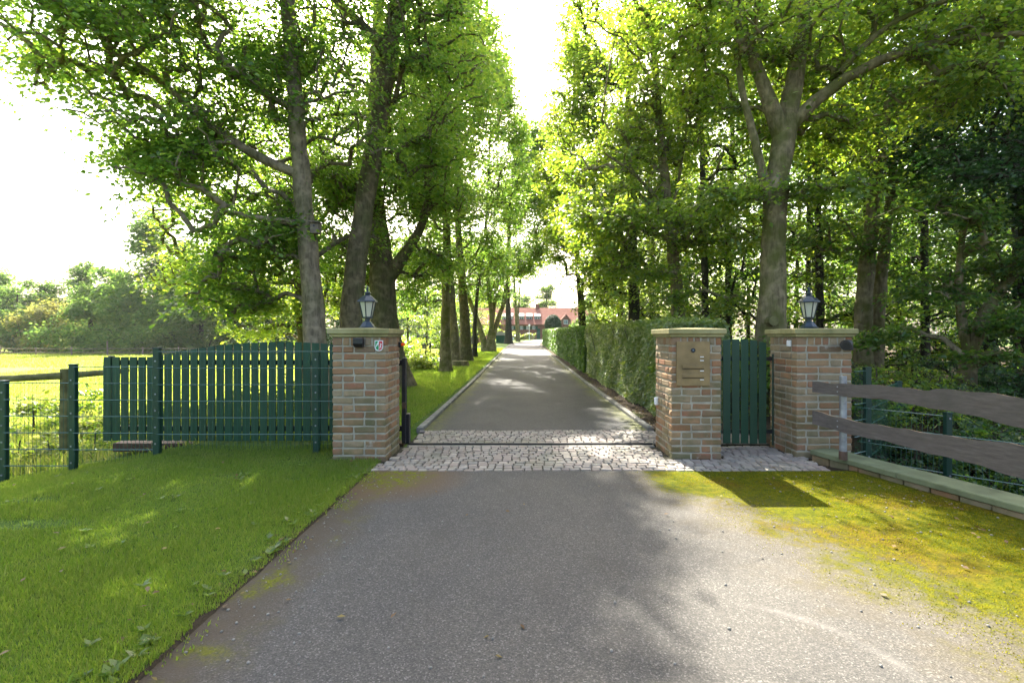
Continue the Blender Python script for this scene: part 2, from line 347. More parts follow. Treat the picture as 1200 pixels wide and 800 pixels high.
# ------------------------------------------------------------------ mesh builders
class MB:
    def __init__(s): s.v = []; s.f = []; s.mi = []
    def add(s, vs, fs, mi=0):
        b = len(s.v); s.v += [tuple(x) for x in vs]; s.f += [tuple(i + b for i in f) for f in fs]; s.mi += [mi] * len(fs)
    def box(s, x0, x1, y0, y1, z0, z1, mi=0):
        s.add([(x0, y0, z0), (x1, y0, z0), (x1, y1, z0), (x0, y1, z0), (x0, y0, z1), (x1, y0, z1), (x1, y1, z1), (x0, y1, z1)],
              [(0, 3, 2, 1), (4, 5, 6, 7), (0, 1, 5, 4), (1, 2, 6, 5), (2, 3, 7, 6), (3, 0, 4, 7)], mi)
    def cbox(s, c_, sz, ch=.005, rz=0.0, jit=0.0, mi=0):
        hx, hy, hz = sz[0] / 2, sz[1] / 2, sz[2] / 2; vs = []; idx = {}
        cr, sr = math.cos(rz), math.sin(rz)
        for ix in (-1, 1):
            for iy in (-1, 1):
                for iz in (-1, 1):
                    for ax in range(3):
                        p = [ix * (hx - (ax != 0) * ch), iy * (hy - (ax != 1) * ch), iz * (hz - (ax != 2) * ch)]
                        if jit: p = [q + random.uniform(-jit, jit) for q in p]
                        idx[(ix, iy, iz, ax)] = len(vs)
                        vs.append((c_[0] + p[0] * cr - p[1] * sr, c_[1] + p[0] * sr + p[1] * cr, c_[2] + p[2]))
        fs = []
        for ax in range(3):
            o1, o2 = [(1, 2), (2, 0), (0, 1)][ax]
            for sg in (-1, 1):
                q = []
                for a, b in ((-1, -1), (1, -1), (1, 1), (-1, 1)):
                    k = [0, 0, 0]; k[ax] = sg; k[o1] = a; k[o2] = b; q.append(idx[(*k, ax)])
                fs.append(tuple(q) if sg > 0 else tuple(q[::-1]))
        for ax in range(3):           # edges along axis ax
            o1, o2 = [(1, 2), (2, 0), (0, 1)][ax]
            for a in (-1, 1):
                for b in (-1, 1):
                    k0 = [0, 0, 0]; k0[ax] = -1; k0[o1] = a; k0[o2] = b; k1 = list(k0); k1[ax] = 1
                    q = (idx[(*k0, o1)], idx[(*k1, o1)], idx[(*k1, o2)], idx[(*k0, o2)])
                    fs.append(q if a * b < 0 else q[::-1])
        for ix in (-1, 1):
            for iy in (-1, 1):
                for iz in (-1, 1):
                    t_ = (idx[(ix, iy, iz, 0)], idx[(ix, iy, iz, 1)], idx[(ix, iy, iz, 2)])
                    fs.append(t_ if ix * iy * iz > 0 else t_[::-1])
        s.add(vs, fs, mi)
    def tube(s, pts, rad, n=8, mi=0, cap=True):
        pts = [Vector(p) for p in pts]
        if not hasattr(rad, '__len__'): rad = [rad] * len(pts)
        vs = []; ref = None
        for i, p in enumerate(pts):
            d = (pts[min(i + 1, len(pts) - 1)] - pts[max(i - 1, 0)]).normalized()
            if ref is None: ref = Vector((1, 0, 0)) if abs(d.x) < .8 else Vector((0, 1, 0))
            u = (ref - d * ref.dot(d)).normalized(); w = d.cross(u); ref = u
            for k in range(n):
                a = 2 * math.pi * k / n; vs.append(p + (u * math.cos(a) + w * math.sin(a)) * rad[i])
        fs = []
        for i in range(len(pts) - 1):
            for k in range(n):
                k2 = (k + 1) % n; fs.append((i * n + k, i * n + k2, (i + 1) * n + k2, (i + 1) * n + k))
        if cap: fs.append(tuple(range(n))[::-1]); fs.append(tuple((len(pts) - 1) * n + k for k in range(n)))
        s.add(vs, fs, mi)
    def lathe(s, c_, prof, n=16, rot=0.0, mi=0):          # prof: (r, z)
        vs = [(c_[0] + r * math.cos(rot + 2 * math.pi * k / n), c_[1] + r * math.sin(rot + 2 * math.pi * k / n), c_[2] + z) for r, z in prof for k in range(n)]
        fs = [(i * n + k, i * n + (k + 1) % n, (i + 1) * n + (k + 1) % n, (i + 1) * n + k) for i in range(len(prof) - 1) for k in range(n)]
        fs.append(tuple(range(n))[::-1]); fs.append(tuple((len(prof) - 1) * n + k for k in range(n)))
        s.add(vs, fs, mi)
    def prism(s, poly, axis, a, b, mi=0):                 # poly in the other two axes, extruded from a to b
        def mk(p, q): return {'y': (p[0], q, p[1]), 'x': (q, p[0], p[1]), 'z': (p[0], p[1], q)}[axis]
        n = len(poly); vs = [mk(p, a) for p in poly] + [mk(p, b) for p in poly]
        s.add(vs, [tuple(range(n)), tuple(range(n, 2 * n))[::-1]] + [(k, (k + 1) % n + 0, (k + 1) % n + n, k + n)[::-1] for k in range(n)], mi)
    def build(s, name, mats, parent=None, smooth=False, **tags):
        me = bpy.data.meshes.new(name); me.from_pydata(s.v, [], s.f)
        if not isinstance(mats, (list, tuple)): mats = [mats]
        for m in mats: me.materials.append(m)
        if len(mats) > 1: me.polygons.foreach_set('material_index', s.mi)
        if smooth: me.polygons.foreach_set('use_smooth', [True] * len(me.polygons))
        return link(name, me, parent, **tags)
def link(name, me, parent=None, **tags):
    o = bpy.data.objects.new(name, me); COL.objects.link(o)
    if parent is not None:
        o.parent = parent; o.location = -Vector(parent.get('_base', (0, 0, 0)))
        if parent.parent is not None or parent.type == 'MESH': o.location = (0, 0, 0)
    for k, v in tags.items():
        if v: o[k] = v
    return o
def np_mesh(name, verts, quads, mat, smooth=False):
    me = bpy.data.meshes.new(name); k = quads.shape[1]
    me.vertices.add(len(verts)); me.vertices.foreach_set('co', np.ascontiguousarray(verts, dtype=np.float32).ravel())
    me.loops.add(quads.size); me.loops.foreach_set('vertex_index', np.ascontiguousarray(quads, dtype=np.int32).ravel())
    me.polygons.add(len(quads)); me.polygons.foreach_set('loop_start', np.arange(0, quads.size, k, dtype=np.int32))
    me.polygons.foreach_set('loop_total', np.full(len(quads), k, dtype=np.int32))
    if smooth: me.polygons.foreach_set('use_smooth', np.ones(len(quads), dtype=bool))
    me.materials.append(mat); me.update(calc_edges=True); return me
def thing(name, label, cat, base=(0, 0, 0), group=None):
    """Empty at the thing's base; parts are given in world coordinates."""
    o = bpy.data.objects.new(name, None); COL.objects.link(o); o.location = base; o['_base'] = tuple(base)
    o['label'] = label; o['category'] = cat
    if group: o['group'] = group
    return o
def copy_thing(src, loc, rz, sc, label=None, group=None):
    r = src.copy(); COL.objects.link(r); r.location = loc; r.rotation_euler = (0, 0, rz); r.scale = (sc, sc, sc)
    if label: r['label'] = label
    if group: r['group'] = group
    for ch in list(src.children):
        k = ch.copy(); COL.objects.link(k); k.parent = r
    return r

# ------------------------------------------------------------------ ground sheets
def grid_axis(*segs):
    out = []
    for a, b, st in segs: out += list(np.arange(a, b, st))
    return out
xs = sorted(set(round(v, 3) for v in grid_axis((-400, -80, 20), (-80, -20, 4), (-20, -9, 1), (-9, 7, .2), (7, 20, 1), (20, 80, 6), (80, 401, 20)) + [-1.6, -1.57, -1.95, -1.9, 1.96, 2.0]))
ys = sorted(set(round(v, 3) for v in grid_axis((-30, -4, 4), (-4, 9, .2), (9, 30, .5), (30, 130, 2), (130, 701, 20)) + [7.5, 7.54]))
X, Y = np.meshgrid(xs, ys); Z = gz(X, Y)
wallx = 3.45 + (5.75 - Y) * .27
hw = (X > -1.59) & (X < wallx) & (Y < 7.52)
hw2 = (X > -1.93) & (X < 3.3) & (Y > 5.2) & (Y < 7.52)
hw3 = (X > -1.59) & (X < 1.98) & (Y >= 7.5) & (Y < 60)
Z = Z - .05 * (hw | hw2 | hw3) + .012 * (~(hw | hw2 | hw3))
Z += (~(hw | hw2 | hw3)) * (np.sin(X * 2.3 + Y) * np.sin(Y * 1.9 - X) * .012)
nx, ny = len(xs), len(ys)
V = np.stack([X.ravel(), Y.ravel(), Z.ravel()], 1)
ii, jj = np.meshgrid(np.arange(nx - 1), np.arange(ny - 1)); b = (jj * nx + ii).ravel()
link('ground', np_mesh('ground', V, np.stack([b, b + 1, b + nx + 1, b + nx], 1), M['ground'], True), kind='structure')

def strip(name, mat, left, right, yl, lift, nxs=6):
    vs = []; fs = []
    for j, y in enumerate(yl):
        a, b_ = left(y), right(y)
        for i in range(nxs + 1):
            x = a + (b_ - a) * i / nxs; vs.append((x, y, float(rise(y)) + lift(y)))
    w = nxs + 1
    for j in range(len(yl) - 1):
        for i in range(nxs): fs.append((j * w + i, j * w + i + 1, (j + 1) * w + i + 1, (j + 1) * w + i))
    mb = MB(); mb.add(vs, fs); return mb.build(name, mat, smooth=True, kind='structure')
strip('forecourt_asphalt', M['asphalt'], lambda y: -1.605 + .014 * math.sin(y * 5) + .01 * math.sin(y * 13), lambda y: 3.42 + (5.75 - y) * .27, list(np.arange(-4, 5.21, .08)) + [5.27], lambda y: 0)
strip('driveway', M['asphalt2'], lambda y: -1.5 + float(road_dx(y)), lambda y: 1.9 + float(road_dx(y)), [7.47] + list(np.arange(8, 100, 1.0)), lambda y: 0 if y < 50 else .03 * min(1, (y - 50) / 8))

def kerb(name, x, yl, wid=.1, col='kerb'):
    mb = MB(); y = yl[0]
    while y < yl[1]:
        L = .98; yc = y + .5
        mb.cbox((x + float(road_dx(yc)), yc, float(rise(yc)) + .0), (wid, L, .1), .008, rz=-(float(road_dx(yc + .5)) - float(road_dx(yc - .5))), jit=.002)
        y += 1.0
    return mb.build(name, M[col], kind='structure')
kerb('kerb_left', -1.555, (7.5, 88)); kerb('kerb_right', 1.955, (7.5, 88), .1)
mb = MB()
yy = list(np.arange(7.45, 68, .5)); vs = []; fs = []
for j, y in enumerate(yy):
    for i in range(5):
        x = 2.0 + i * .16; vs.append((x + float(road_dx(y)), y, float(rise(y)) + .02 + .02 * math.sin(i * 2 + y * 3) * (0 < i)))
for j in range(len(yy) - 1):
    for i in range(4): fs.append((j * 5 + i, j * 5 + i + 1, j * 5 + i + 6, j * 5 + i + 5))
mb.add(vs, fs); mb.build('soil_bed', M['soil'], smooth=True, kind='structure')

# setts
mb = MB()
def sett_ok(x, y):
    if y > 6.62: return -1.5 < x < 3.25 and not (x > 2.0 and y > 7.4)
    if -2.2 < x < -1.5 and y > 5.66: return False
    if y > 5.6 and x < -1.5: return False
    if 1.7 < x < 2.37 and 5.74 < y < 6.55: return False
    if x > 3.24 - .0 and y > 5.85: return False
    return -1.86 + .0 * y < x < 3.3
rowy = 5.26
while rowy < 7.45:
    rh = random.uniform(.088, .108)
    if 6.42 < rowy + rh / 2 < 6.62: rowy = 6.62; continue
    x = -1.95 + random.uniform(0, .08)
    while x < 3.3:
        w = random.uniform(.08, .125)
        cx, cy = x + w / 2, rowy + rh / 2 + random.uniform(-.006, .006) + .012 * math.sin(x * 2.2)
        if sett_ok(cx, cy):
            mb.cbox((cx, cy, -.028 + random.uniform(-.002, .003)), (w - .011, rh - .011, .075), .008, random.uniform(-.06, .06), .003)
        x += w
    rowy += rh
mb.build('sett_paving', M['cobble'], kind='structure')
mb = MB(); mb.box(-1.9, 3.32, 5.24, 6.46, -.045, -.012); mb.box(-1.53, 3.32, 6.6, 7.5, -.045, -.012); mb.build('sett_joints', M['joint'], kind='structure')
mb = MB(); mb.box(-1.5, 1.72, 6.43, 6.49, -.04, .006, 0); mb.box(-1.5, 1.72, 6.49, 6.535, -.04, -.03, 1); mb.box(-1.5, 1.72, 6.535, 6.56, -.04, .02, 1); mb.box(-1.5, 1.72, 6.56, 6.605, -.04, .004, 0)
mb.build('gate_track', [M['kerb'], M['black']], label='dark steel floor track set in concrete across the setts', category='gate track')

# ------------------------------------------------------------------ brick pillars
def pillar(x0, x1, y0, y1, label, ov=(.045, .045), h=1.425):
    root = thing('gate_pillar', label, 'pillar', (x0 / 2 + x1 / 2, y0 / 2 + y1 / 2, 0), 'brick gate pillars')
    bw = MB(); bd = .112; ch = .0833; j = .013
    def row_x(a, b_, y, z, hh, lens):
        tot = sum(lens); k = (b_ - a - j * (len(lens) - 1)) / tot; p = a
        for L in lens:
            w = L * k
            bw.cbox((p + w / 2, y, z + hh / 2), (w, bd, hh - j), .01, random.uniform(-.01, .01), .004); p += w + j
    def row_y(a, b_, x, z, hh, lens):
        tot = sum(lens); k = (b_ - a - j * (len(lens) - 1)) / tot; p = a
        for L in lens:
            w = L * k
            bw.cbox((x, p + w / 2, z + hh / 2), (bd, w, hh - j), .01, random.uniform(-.01, .01), .004); p += w + j
    hb = .105; n = 16; z = -.02; ch = (h - hb - z) / n
    for i in range(n):
        if i % 2 == 0:
            L = [1, .24 / .24, .115 / .24]; L = L if i % 4 == 0 else L[::-1]
            row_x(x0, x1, y0 + bd / 2, z, ch, L); row_x(x0, x1, y1 - bd / 2, z, ch, L)
            for xx in (x0 + bd / 2, x1 - bd / 2): row_y(y0 + bd + j, y1 - bd - j, xx, z, ch, [1, .5] if i % 4 else [.5, 1])
        else:
            L = [1, 1, .5] if i % 4 == 1 else [.5, 1, 1]
            for xx in (x0 + bd / 2, x1 - bd / 2): row_y(y0, y1, xx, z, ch, L)
            for yy_ in (y0 + bd / 2, y1 - bd / 2): row_x(x0 + bd + j, x1 - bd - j, yy_, z, ch, [1, .5] if i % 4 == 1 else [.5, 1])
        z += ch
    row_x(x0, x1, y0 + bd / 2, z, hb, [1, .62, .62, .62, .7, .62, .62, 1][:7]); row_x(x0, x1, y1 - bd / 2, z, hb, [1] * 7)
    for xx in (x0 + bd / 2, x1 - bd / 2): row_y(y0 + bd + j, y1 - bd - j, xx, z, hb, [1] * 4)
    bw.build('brickwork', M['brick'], root)
    mm = MB(); e = .008; mm.box(x0 + e, x1 - e, y0 + e, y1 - e, -.05, h - .001); mm.build('mortar', M['mortar'], root)
    cp = MB(); o1, o2 = ov
    cp.cbox(((x0 + x1) / 2, (y0 + y1) / 2, h + .014), (x1 - x0 + o1, y1 - y0 + o1, .03), .004, 0, .0015)
    X0, X1, Y0, Y1 = x0 - o2, x1 + o2, y0 - o2, y1 + o2
    z0, z1, z2 = h + .028, h + .088, h + .106
    r0 = [(X0, Y0), (X1, Y0), (X1, Y1), (X0, Y1)]; ins = .02; xm, ym = (X0 + X1) / 2, (Y0 + Y1) / 2
    def ring(d, z): return [(X0 + d, Y0 + d, z), (X1 - d, Y0 + d, z), (X1 - d, Y1 - d, z), (X0 + d, Y1 - d, z)]
    vs = ring(.018, z0) + ring(0, z0 + .01) + ring(0, z1) + ring(.008, z1 + .006) + ring(.26, z2)
    fs = [(3, 2, 1, 0), (16, 17, 18, 19)] + [(a * 4 + k, a * 4 + (k + 1) % 4, a * 4 + 4 + (k + 1) % 4, a * 4 + 4 + k) for a in range(4) for k in range(4)]
    cp.add(vs, fs); cp.build('capstone', M['cap'], root)
    return root, h + .1
_, capz = pillar(-2.18, -1.565, 5.68, 6.32, 'brick gate pillar left of the driveway with a small crest plate')
pillar(1.75, 2.335, 5.8, 6.5, 'middle brick gate pillar carrying the brass intercom plate')
pillar(3.26, 3.92, 5.88, 6.52, 'rightmost brick gate pillar with a lantern on its cap beside the plank fence')

def lantern(x, y, z, label, sc=1.0):
    root = thing('pillar_lantern', label, 'lantern', (x, y, z), 'lanterns on the gate pillars')
    n = 6; r0 = R(30)
    L = lambda pr, name, mat, **k: None
    b_ = MB(); b_.lathe((x, y, z), [(.105, 0), (.105, .012), (.09, .02), (.05, .075), (.034, .085), (.034, .11), (.06, .118), (.062, .128)], n, r0); b_.build('base', M['lantern'], root)
    g = MB(); g.lathe((x, y, z), [(.052, .128), (.092, .315)], n, r0); g.build('glass', M['frost'], root)
    f = MB()
    for k in range(n):
        a = r0 + 2 * math.pi * k / n
        f.tube([(x + .055 * math.cos(a), y + .055 * math.sin(a), z + .125), (x + .097 * math.cos(a), y + .097 * math.sin(a), z + .32)], .0065, 5)
    f.lathe((x, y, z), [(.058, .126), (.058, .136)], n, r0); f.build('frame', M['lantern'], root)
    rf = MB(); rf.lathe((x, y, z), [(.1, .312), (.125, .318), (.122, .328), (.075, .372), (.038, .4), (.03, .412), (.046, .418), (.046, .428), (.02, .44), (.012, .452), (.018, .462), (.012, .474), (.02, .484), (.006, .5), (.002, .52)], n, r0)
    rf.build('roof', M['lantern'], root)
    for k in range(n):       # little scallops round the eave
        pass
    return root
lantern(-1.875, 6.0, capz + .005, 'dark lantern on the cap of the left pillar in front of the big trunks')
lantern(3.52, 6.08, capz + .005, 'dark lantern on the cap of the right pillar against the dark woodland')

# left pillar fittings
mb = MB(); mb.cbox((-1.865, 5.64, 1.375), (.115, .07, .075), .008); mb.add([(-1.92, 5.6, 1.34), (-1.81, 5.6, 1.34), (-1.82, 5.64, 1.305), (-1.91, 5.64, 1.305), (-1.92, 5.675, 1.34), (-1.81, 5.675, 1.34), (-1.82, 5.67, 1.305), (-1.91, 5.67, 1.305)], [(0, 1, 5, 4), (3, 7, 6, 2), (0, 3, 2, 1), (4, 5, 6, 7), (0, 4, 7, 3), (1, 2, 6, 5)])
mb.build('motion_sensor', M['black'], label='black sensor box under the cap of the left pillar', category='sensor')
cx, cz, yf = -1.643, 1.322, 5.675
cr = thing('crest_plate', 'small white shield plate with green and red coat of arms on the left pillar', 'crest', (cx, yf, cz))
def shield(w, h):
    pts = [(-w, h), (w, h), (w, -h * .25)]
    pts += [(w * math.cos(a), -h * .25 - h * .75 * math.sin(a)) for a in np.linspace(0.2, math.pi - .2, 8)]
    return pts + [(-w, -h * .25)]
mb = MB(); mb.prism([(cx + a, cz + b_) for a, b_ in shield(.048, .062)], 'y', yf, yf - .006); mb.build('plate', M['white'], cr)
mb = MB(); mb.prism([(cx - .04, cz + .052), (cx - .006, cz + .052), (cx - .02, cz + .03), (cx - .04, cz - .015)][::-1], 'y', yf - .009, yf - .006); mb.prism([(cx - .036, cz - .022), (cx - .003, cz + .02), (cx - .003, cz - .05), (cx - .024, cz - .04)][::-1], 'y', yf - .009, yf - .006)
mb.build('green_field', M['crest_green'], cr)
mb = MB(); mb.prism([(cx + .003, cz + .052), (cx + .04, cz + .052), (cx + .04, cz - .015), (cx + .03, cz - .038), (cx + .003, cz - .052)][::-1], 'y', yf - .009, yf - .006); mb.build('red_field', M['red'], cr)
mb = MB(); mb.tube([(cx + .012, yf - .011, cz - .03), (cx + .018, yf - .011, cz - .005), (cx + .026, yf - .011, cz + .012), (cx + .018, yf - .011, cz + .03)], [.004, .006, .006, .003], 6)
mb.tube([(cx + .026, yf - .011, cz + .01), (cx + .033, yf - .011, cz + .024)], .0028, 5); mb.tube([(cx + .018, yf - .011, cz - .004), (cx + .031, yf - .011, cz - .022)], .003, 5); mb.build('horse_emblem', M['white'], cr)
wl = thing('warning_light', 'small orange warning lamp on the drive side of the left pillar', 'warning lamp', (-1.56, 6.3, 1.33))
mb = MB(); mb.cbox((-1.548, 6.27, 1.325), (.03, .06, .07), .005); mb.build('mount', M['black'], wl)
mb = MB(); mb.lathe((-1.51, 6.27, 1.31), [(.02, 0), (.026, .01), (.024, .03), (.012, .042)], 12); mb.build('lens', M['orange'], wl)

# middle pillar fittings
yf = 5.795
ic = thing('intercom_plate', 'brass intercom and letterbox plate with camera eye on the middle pillar', 'intercom', (2.01, yf, 1.1))
def F(px, py, Y=5.79): v = P(px, py, Y); return v.x, v.z
xa, zb = F(792.5, 452); xb, za = F(831.5, 400)
mb = MB(); mb.cbox(((xa + xb) / 2, yf - .009, (za + zb) / 2), (xb - xa, .022, za - zb), .003); mb.build('plate', M['brass'], ic)
mb = MB(); lx, lz = F(811.7, 410.3); mb.tube([(lx, yf - .02, lz), (lx, yf - .028, lz)], [.028, .026], 18); mb.build('camera_ring', M['black'], ic)
mb = MB(); mb.tube([(lx, yf - .026, lz), (lx, yf - .034, lz)], [.014, .006], 14, cap=True); mb.build('camera_lens', M['pane'], ic, smooth=True)
for (p0, p1, q0, q1) in ((799, 824.5, 427.3, 432), (799, 824.5, 438, 442.5)):
    a, d0 = F(p0, q1); b_, d1 = F(p1, q0)
    mb = MB(); mb.cbox(((a + b_) / 2, yf - .024, (d0 + d1) / 2 + .004), (b_ - a, .012, d1 - d0 - .008), .002); mb.build('letter_flap', M['brass'], ic)
    mb = MB(); mb.cbox(((a + b_) / 2, yf - .0205, d0 - .003), (b_ - a, .006, .009), .001); mb.build('letter_slot', M['brass_dark'], ic)
for py in (418, 422.3, 434.3, 444.7):
    a, z_ = F(822, py); mb = MB(); mb.cbox((a, yf - .0225, z_), (.042, .008, .01), .001); mb.build('name_button', M['white'], ic)
mb = MB(); mb.lathe((1.735, 6.4, .545), [(.02, 0), (.03, .01), (.03, .09), (.02, .1)], 12); mb.build('photocell', M['white'], label='small white photocell low on the drive side of the middle pillar', category='photocell')
mb = MB(); mb.cbox((3.245, 6.02, 1.345), (.03, .07, .075), .006); mb.build('door_sensor', M['white'], label='small pale box under the cap on the gate side of the right pillar', category='sensor')
cc_ = thing('security_camera', 'black bullet camera under the cap of the right pillar', 'camera', (3.82, 5.86, 1.33))
mb = MB(); mb.tube([(3.73, 5.7, 1.325), (3.74, 5.72, 1.327), (3.83, 5.81, 1.345)], [.055, .062, .05], 16); mb.build('housing', M['black'], cc_, smooth=False)
mb = MB(); mb.tube([(3.727, 5.695, 1.325), (3.731, 5.7, 1.326)], .04, 14); mb.build('lens', M['black'], cc_)
mb = MB(); mb.tube([(3.82, 5.8, 1.33), (3.87, 5.83, 1.31), (3.885, 5.87, 1.30)], .02, 8); mb.cbox((3.885, 5.87, 1.3), (.07, .03, .07), .005); mb.build('bracket', M['black'], cc_)

# ------------------------------------------------------------------ gates
def boards(mb, x0, x1, top, z0, y, w=.093, gap=.0225, th=.018):
    x = x0
    while x + w <= x1 + .02:
        za_, zb_ = top(x), top(x + w)
        dz = random.uniform(-.003, .003)
        vs = [(x, y, z0 + dz), (x + w, y, z0 + dz), (x + w, y, zb_), (x, y, za_), (x, y + th, z0 + dz), (x + w, y + th, z0 + dz), (x + w, y + th, zb_), (x, y + th, za_)]
        mb.add(vs, [(0, 1, 2, 3), (5, 4, 7, 6), (4, 0, 3, 7), (1, 5, 6, 2), (3, 2, 6, 7), (0, 4, 5, 1)])
        x += w + gap
YG = 6.6
sg = thing('sliding_gate', 'large green sliding gate of arched vertical boards standing open behind the mesh fence', 'gate', (-3.3, YG, 0))
mb = MB(); top = lambda x: 1.155 + .2 * max(0, 1 - ((x + 3.19) / 1.72) ** 2)
boards(mb, -4.87, -1.6, top, .045, YG - .03); mb.build('board_panel', M['board'], sg)
mb = MB(); boards(mb, -5.56, -4.9, lambda x: 1.157, .045, YG - .03); mb.build('board_panel', M['board'], sg)
mb = MB()
for z_ in (.2, 1.08): mb.cbox((-3.57, YG + .03, z_), (3.96, .05, .07), .004)
mb.cbox((-5.5, YG + .03, .62), (.06, .05, 1.1), .004); mb.cbox((-4.88, YG + .03, .62), (.06, .05, 1.1), .004)
mb.build('frame', M['black'], sg)
mb = MB(); mb.cbox((-1.57, YG - .01, .58), (.05, .09, 1.13), .006); mb.cbox((-1.53, YG + .03, .2), (.05, .1, .4), .006); mb.build('end_post', M['black'], sg)
mb = MB(); mb.cbox((-1.56, YG - .07, .52), (.05, .03, .08), .006); mb.build('catch', M['rust'], sg)
mb = MB(); mb.cbox((-3.55, YG + .14, -.06), (3.9, .2, .12), .01, 0, .004); mb.build('gate_foundation', M['rust'], label='brown ground beam under the open sliding gate', category='ground beam')
pg = thing('garden_gate', 'narrow green wicket gate of vertical boards between the two right pillars', 'gate', (2.8, 6.4, 0))
mb = MB(); boards(mb, 2.36, 3.235, lambda x: 1.30 + .095 * max(0, 1 - ((x - 2.78) / .5) ** 2), .05, 6.38, .094, .0215); mb.build('board_panel', M['board'], pg)
for z_ in (1.14, .2): mb = MB(); mb.cbox((2.8, 6.425, z_), (.88, .04, .05), .003); mb.build('cross_rail', M['black'], pg)
for x_ in (2.345, 3.25): mb = MB(); mb.tube([(x_, 6.42, .02), (x_, 6.42, 1.2)], .012, 8); mb.build('hinge_bar', M['green_metal'], pg)

# ------------------------------------------------------------------ mesh fences
def fence_post(root, x, y, z0, z1, w=.06):
    mb = MB(); mb.cbox((x, y, (z0 + z1) / 2), (w * 1.25, w, z1 - z0), .004); mb.cbox((x, y, z1 + .008), (w * 1.4, w * 1.15, .016), .003, mi=0)
    for k in range(7):
        zz = z0 + .25 + k * .2
        if zz < z1 - .03: mb.cbox((x, y - w / 2 - .004, zz), (.018, .01, .018), .002, mi=1)
    return mb.build('post', [M['green_metal'], M['steel']], root)
def mesh_panel(root, a, b_, z0, z1, sp=.05):
    a = Vector(a); b_ = Vector(b_); L = (b_ - a).length; d = (b_ - a) / L; mb = MB(); n = int(L / sp)
    nrm = Vector((d.y, -d.x)) * .006
    for k in range(n + 1):
        p = a + d * (L * (k + .5) / (n + 1)); mb.tube([(p.x, p.y, z0), (p.x, p.y, z1 + .02)], .0026, 4, cap=False)
    z_ = z1
    while z_ > z0:
        for s_ in (-1, 1): mb.tube([(a.x + nrm.x * s_, a.y + nrm.y * s_, z_), (b_.x + nrm.x * s_, b_.y + nrm.y * s_, z_)], .0045, 4, cap=False)
        z_ -= .2
    return mb.build('mesh_panel', M['wire'], root)
mf = thing('mesh_fence', 'stepped green wire mesh fence in front of the sliding gate, left of the pillar', 'fence', (-4.4, 6.0, 0))
YF = 6.02
for x, z0, z1 in ((-2.5, -.1, 1.24), (-4.44, -.12, 1.28), (-5.46, -.35, 1.08), (-6.3, -.5, .88), (-8.3, -.7, .7)): fence_post(mf, x, YF, z0, z1)
mesh_panel(mf, (-2.18, YF - .03), (-4.42, YF - .03), .07, 1.245)
mesh_panel(mf, (-4.46, YF - .03), (-5.44, YF - .03), -.1, 1.06)
mesh_panel(mf, (-5.48, YF - .03), (-6.28, YF - .03), -.28, .865)
mesh_panel(mf, (-6.32, YF - .03), (-8.3, YF - .03), -.45, .68)
mf2 = thing('mesh_fence', 'green wire mesh fence dropping into the ditch behind the plank fence', 'fence', (4.4, 6.2, 0))
pr = [(4.02, 6.02, 1.06), (4.32, 6.2, 1.03), (5.7, 7.5, .74), (7.5, 9.3, .36), (9.2, 11, .1)]
for x, y, z1 in pr[1:]: fence_post(mf2, x, y, z1 - 1.75, z1)
for (x, y, z), (x2, y2, z2) in zip(pr[:-1], pr[1:]): mesh_panel(mf2, (x + .03, y + .02), (x2 - .03, y2 - .02), z2 - 1.45, min(z, z2) - .02 if x > 4.1 else 1.0)
mf3 = thing('mesh_fence', 'low green wire mesh fence just beyond the coping of the low wall', 'fence', (4.45, 5.2, 0))
qr = [(3.98, 5.84, .55), (4.47, 5.2, .62), (5.0, 4.62, .42), (5.3, 3.6, .42)]
for x, y, z1 in qr[1:]: fence_post(mf3, x, y, z1 - 1.3, z1, .05)
for (x, y, z), (x2, y2, z2) in zip(qr[:-1], qr[1:]): mesh_panel(mf3, (x, y), (x2, y2), -.7, z2 - .03)

# low wall with coping, plank fence
lw = thing('low_wall', 'low brick wall with mossy stone coping running right of the pillars', 'wall', (3.6, 5, 0))
wd = Vector((.27, -1)).normalized(); wn = Vector((wd.y, -wd.x)) * -1      # wn points away from the drive
p0 = Vector((3.37, 5.80)); Lw = 5.2; ang = math.atan2(wd.y, wd.x)
mb = MB(); s_ = .0
while s_ < Lw:
    L = min(1.02, Lw - s_); q = p0 + wd * (s_ + L / 2) + wn * .165
    mb.cbox((q.x, q.y, .078), (L - .004, .33, .055), .006, ang, .0015); s_ += L
mb.build('coping', M['wall_coping'], lw)
mb = MB(); s_ = 0
while s_ < Lw:
    L = random.choice((.24, .24, .115)); q = p0 + wd * (s_ + L / 2) + wn * .075
    mb.cbox((q.x, q.y, .0 + random.uniform(-.003, .003)), (L - .012, .11, .094), .008, ang + random.uniform(-.02, .02), .004); s_ += L
mb.build('brick_base', M['brick'], lw)
mb = MB(); q = p0 + wd * (Lw / 2) + wn * .19; mb.cbox((q.x, q.y, -.4), (Lw, .18, .88), .004, ang); mb.build('footing', M['mortar'], lw)
pf = thing('plank_fence', 'fence of two broad waney-edged grey planks on a steel post above the low wall', 'fence', (3.5, 5.36, .1))
pp = Vector((3.475, 5.36))
for k, s_ in enumerate((0, 2.3)):
    q = pp + wd * s_
    mb = MB(); mb.tube([(q.x, q.y, .1), (q.x, q.y, 1.0)], .036, 16); mb.build('post', M['steel'], pf, smooth=False)
    mb = MB(); mb.tube([(q.x, q.y, .1), (q.x, q.y, .19)], .042, 16); mb.build('post_shoe', M['rust'], pf)
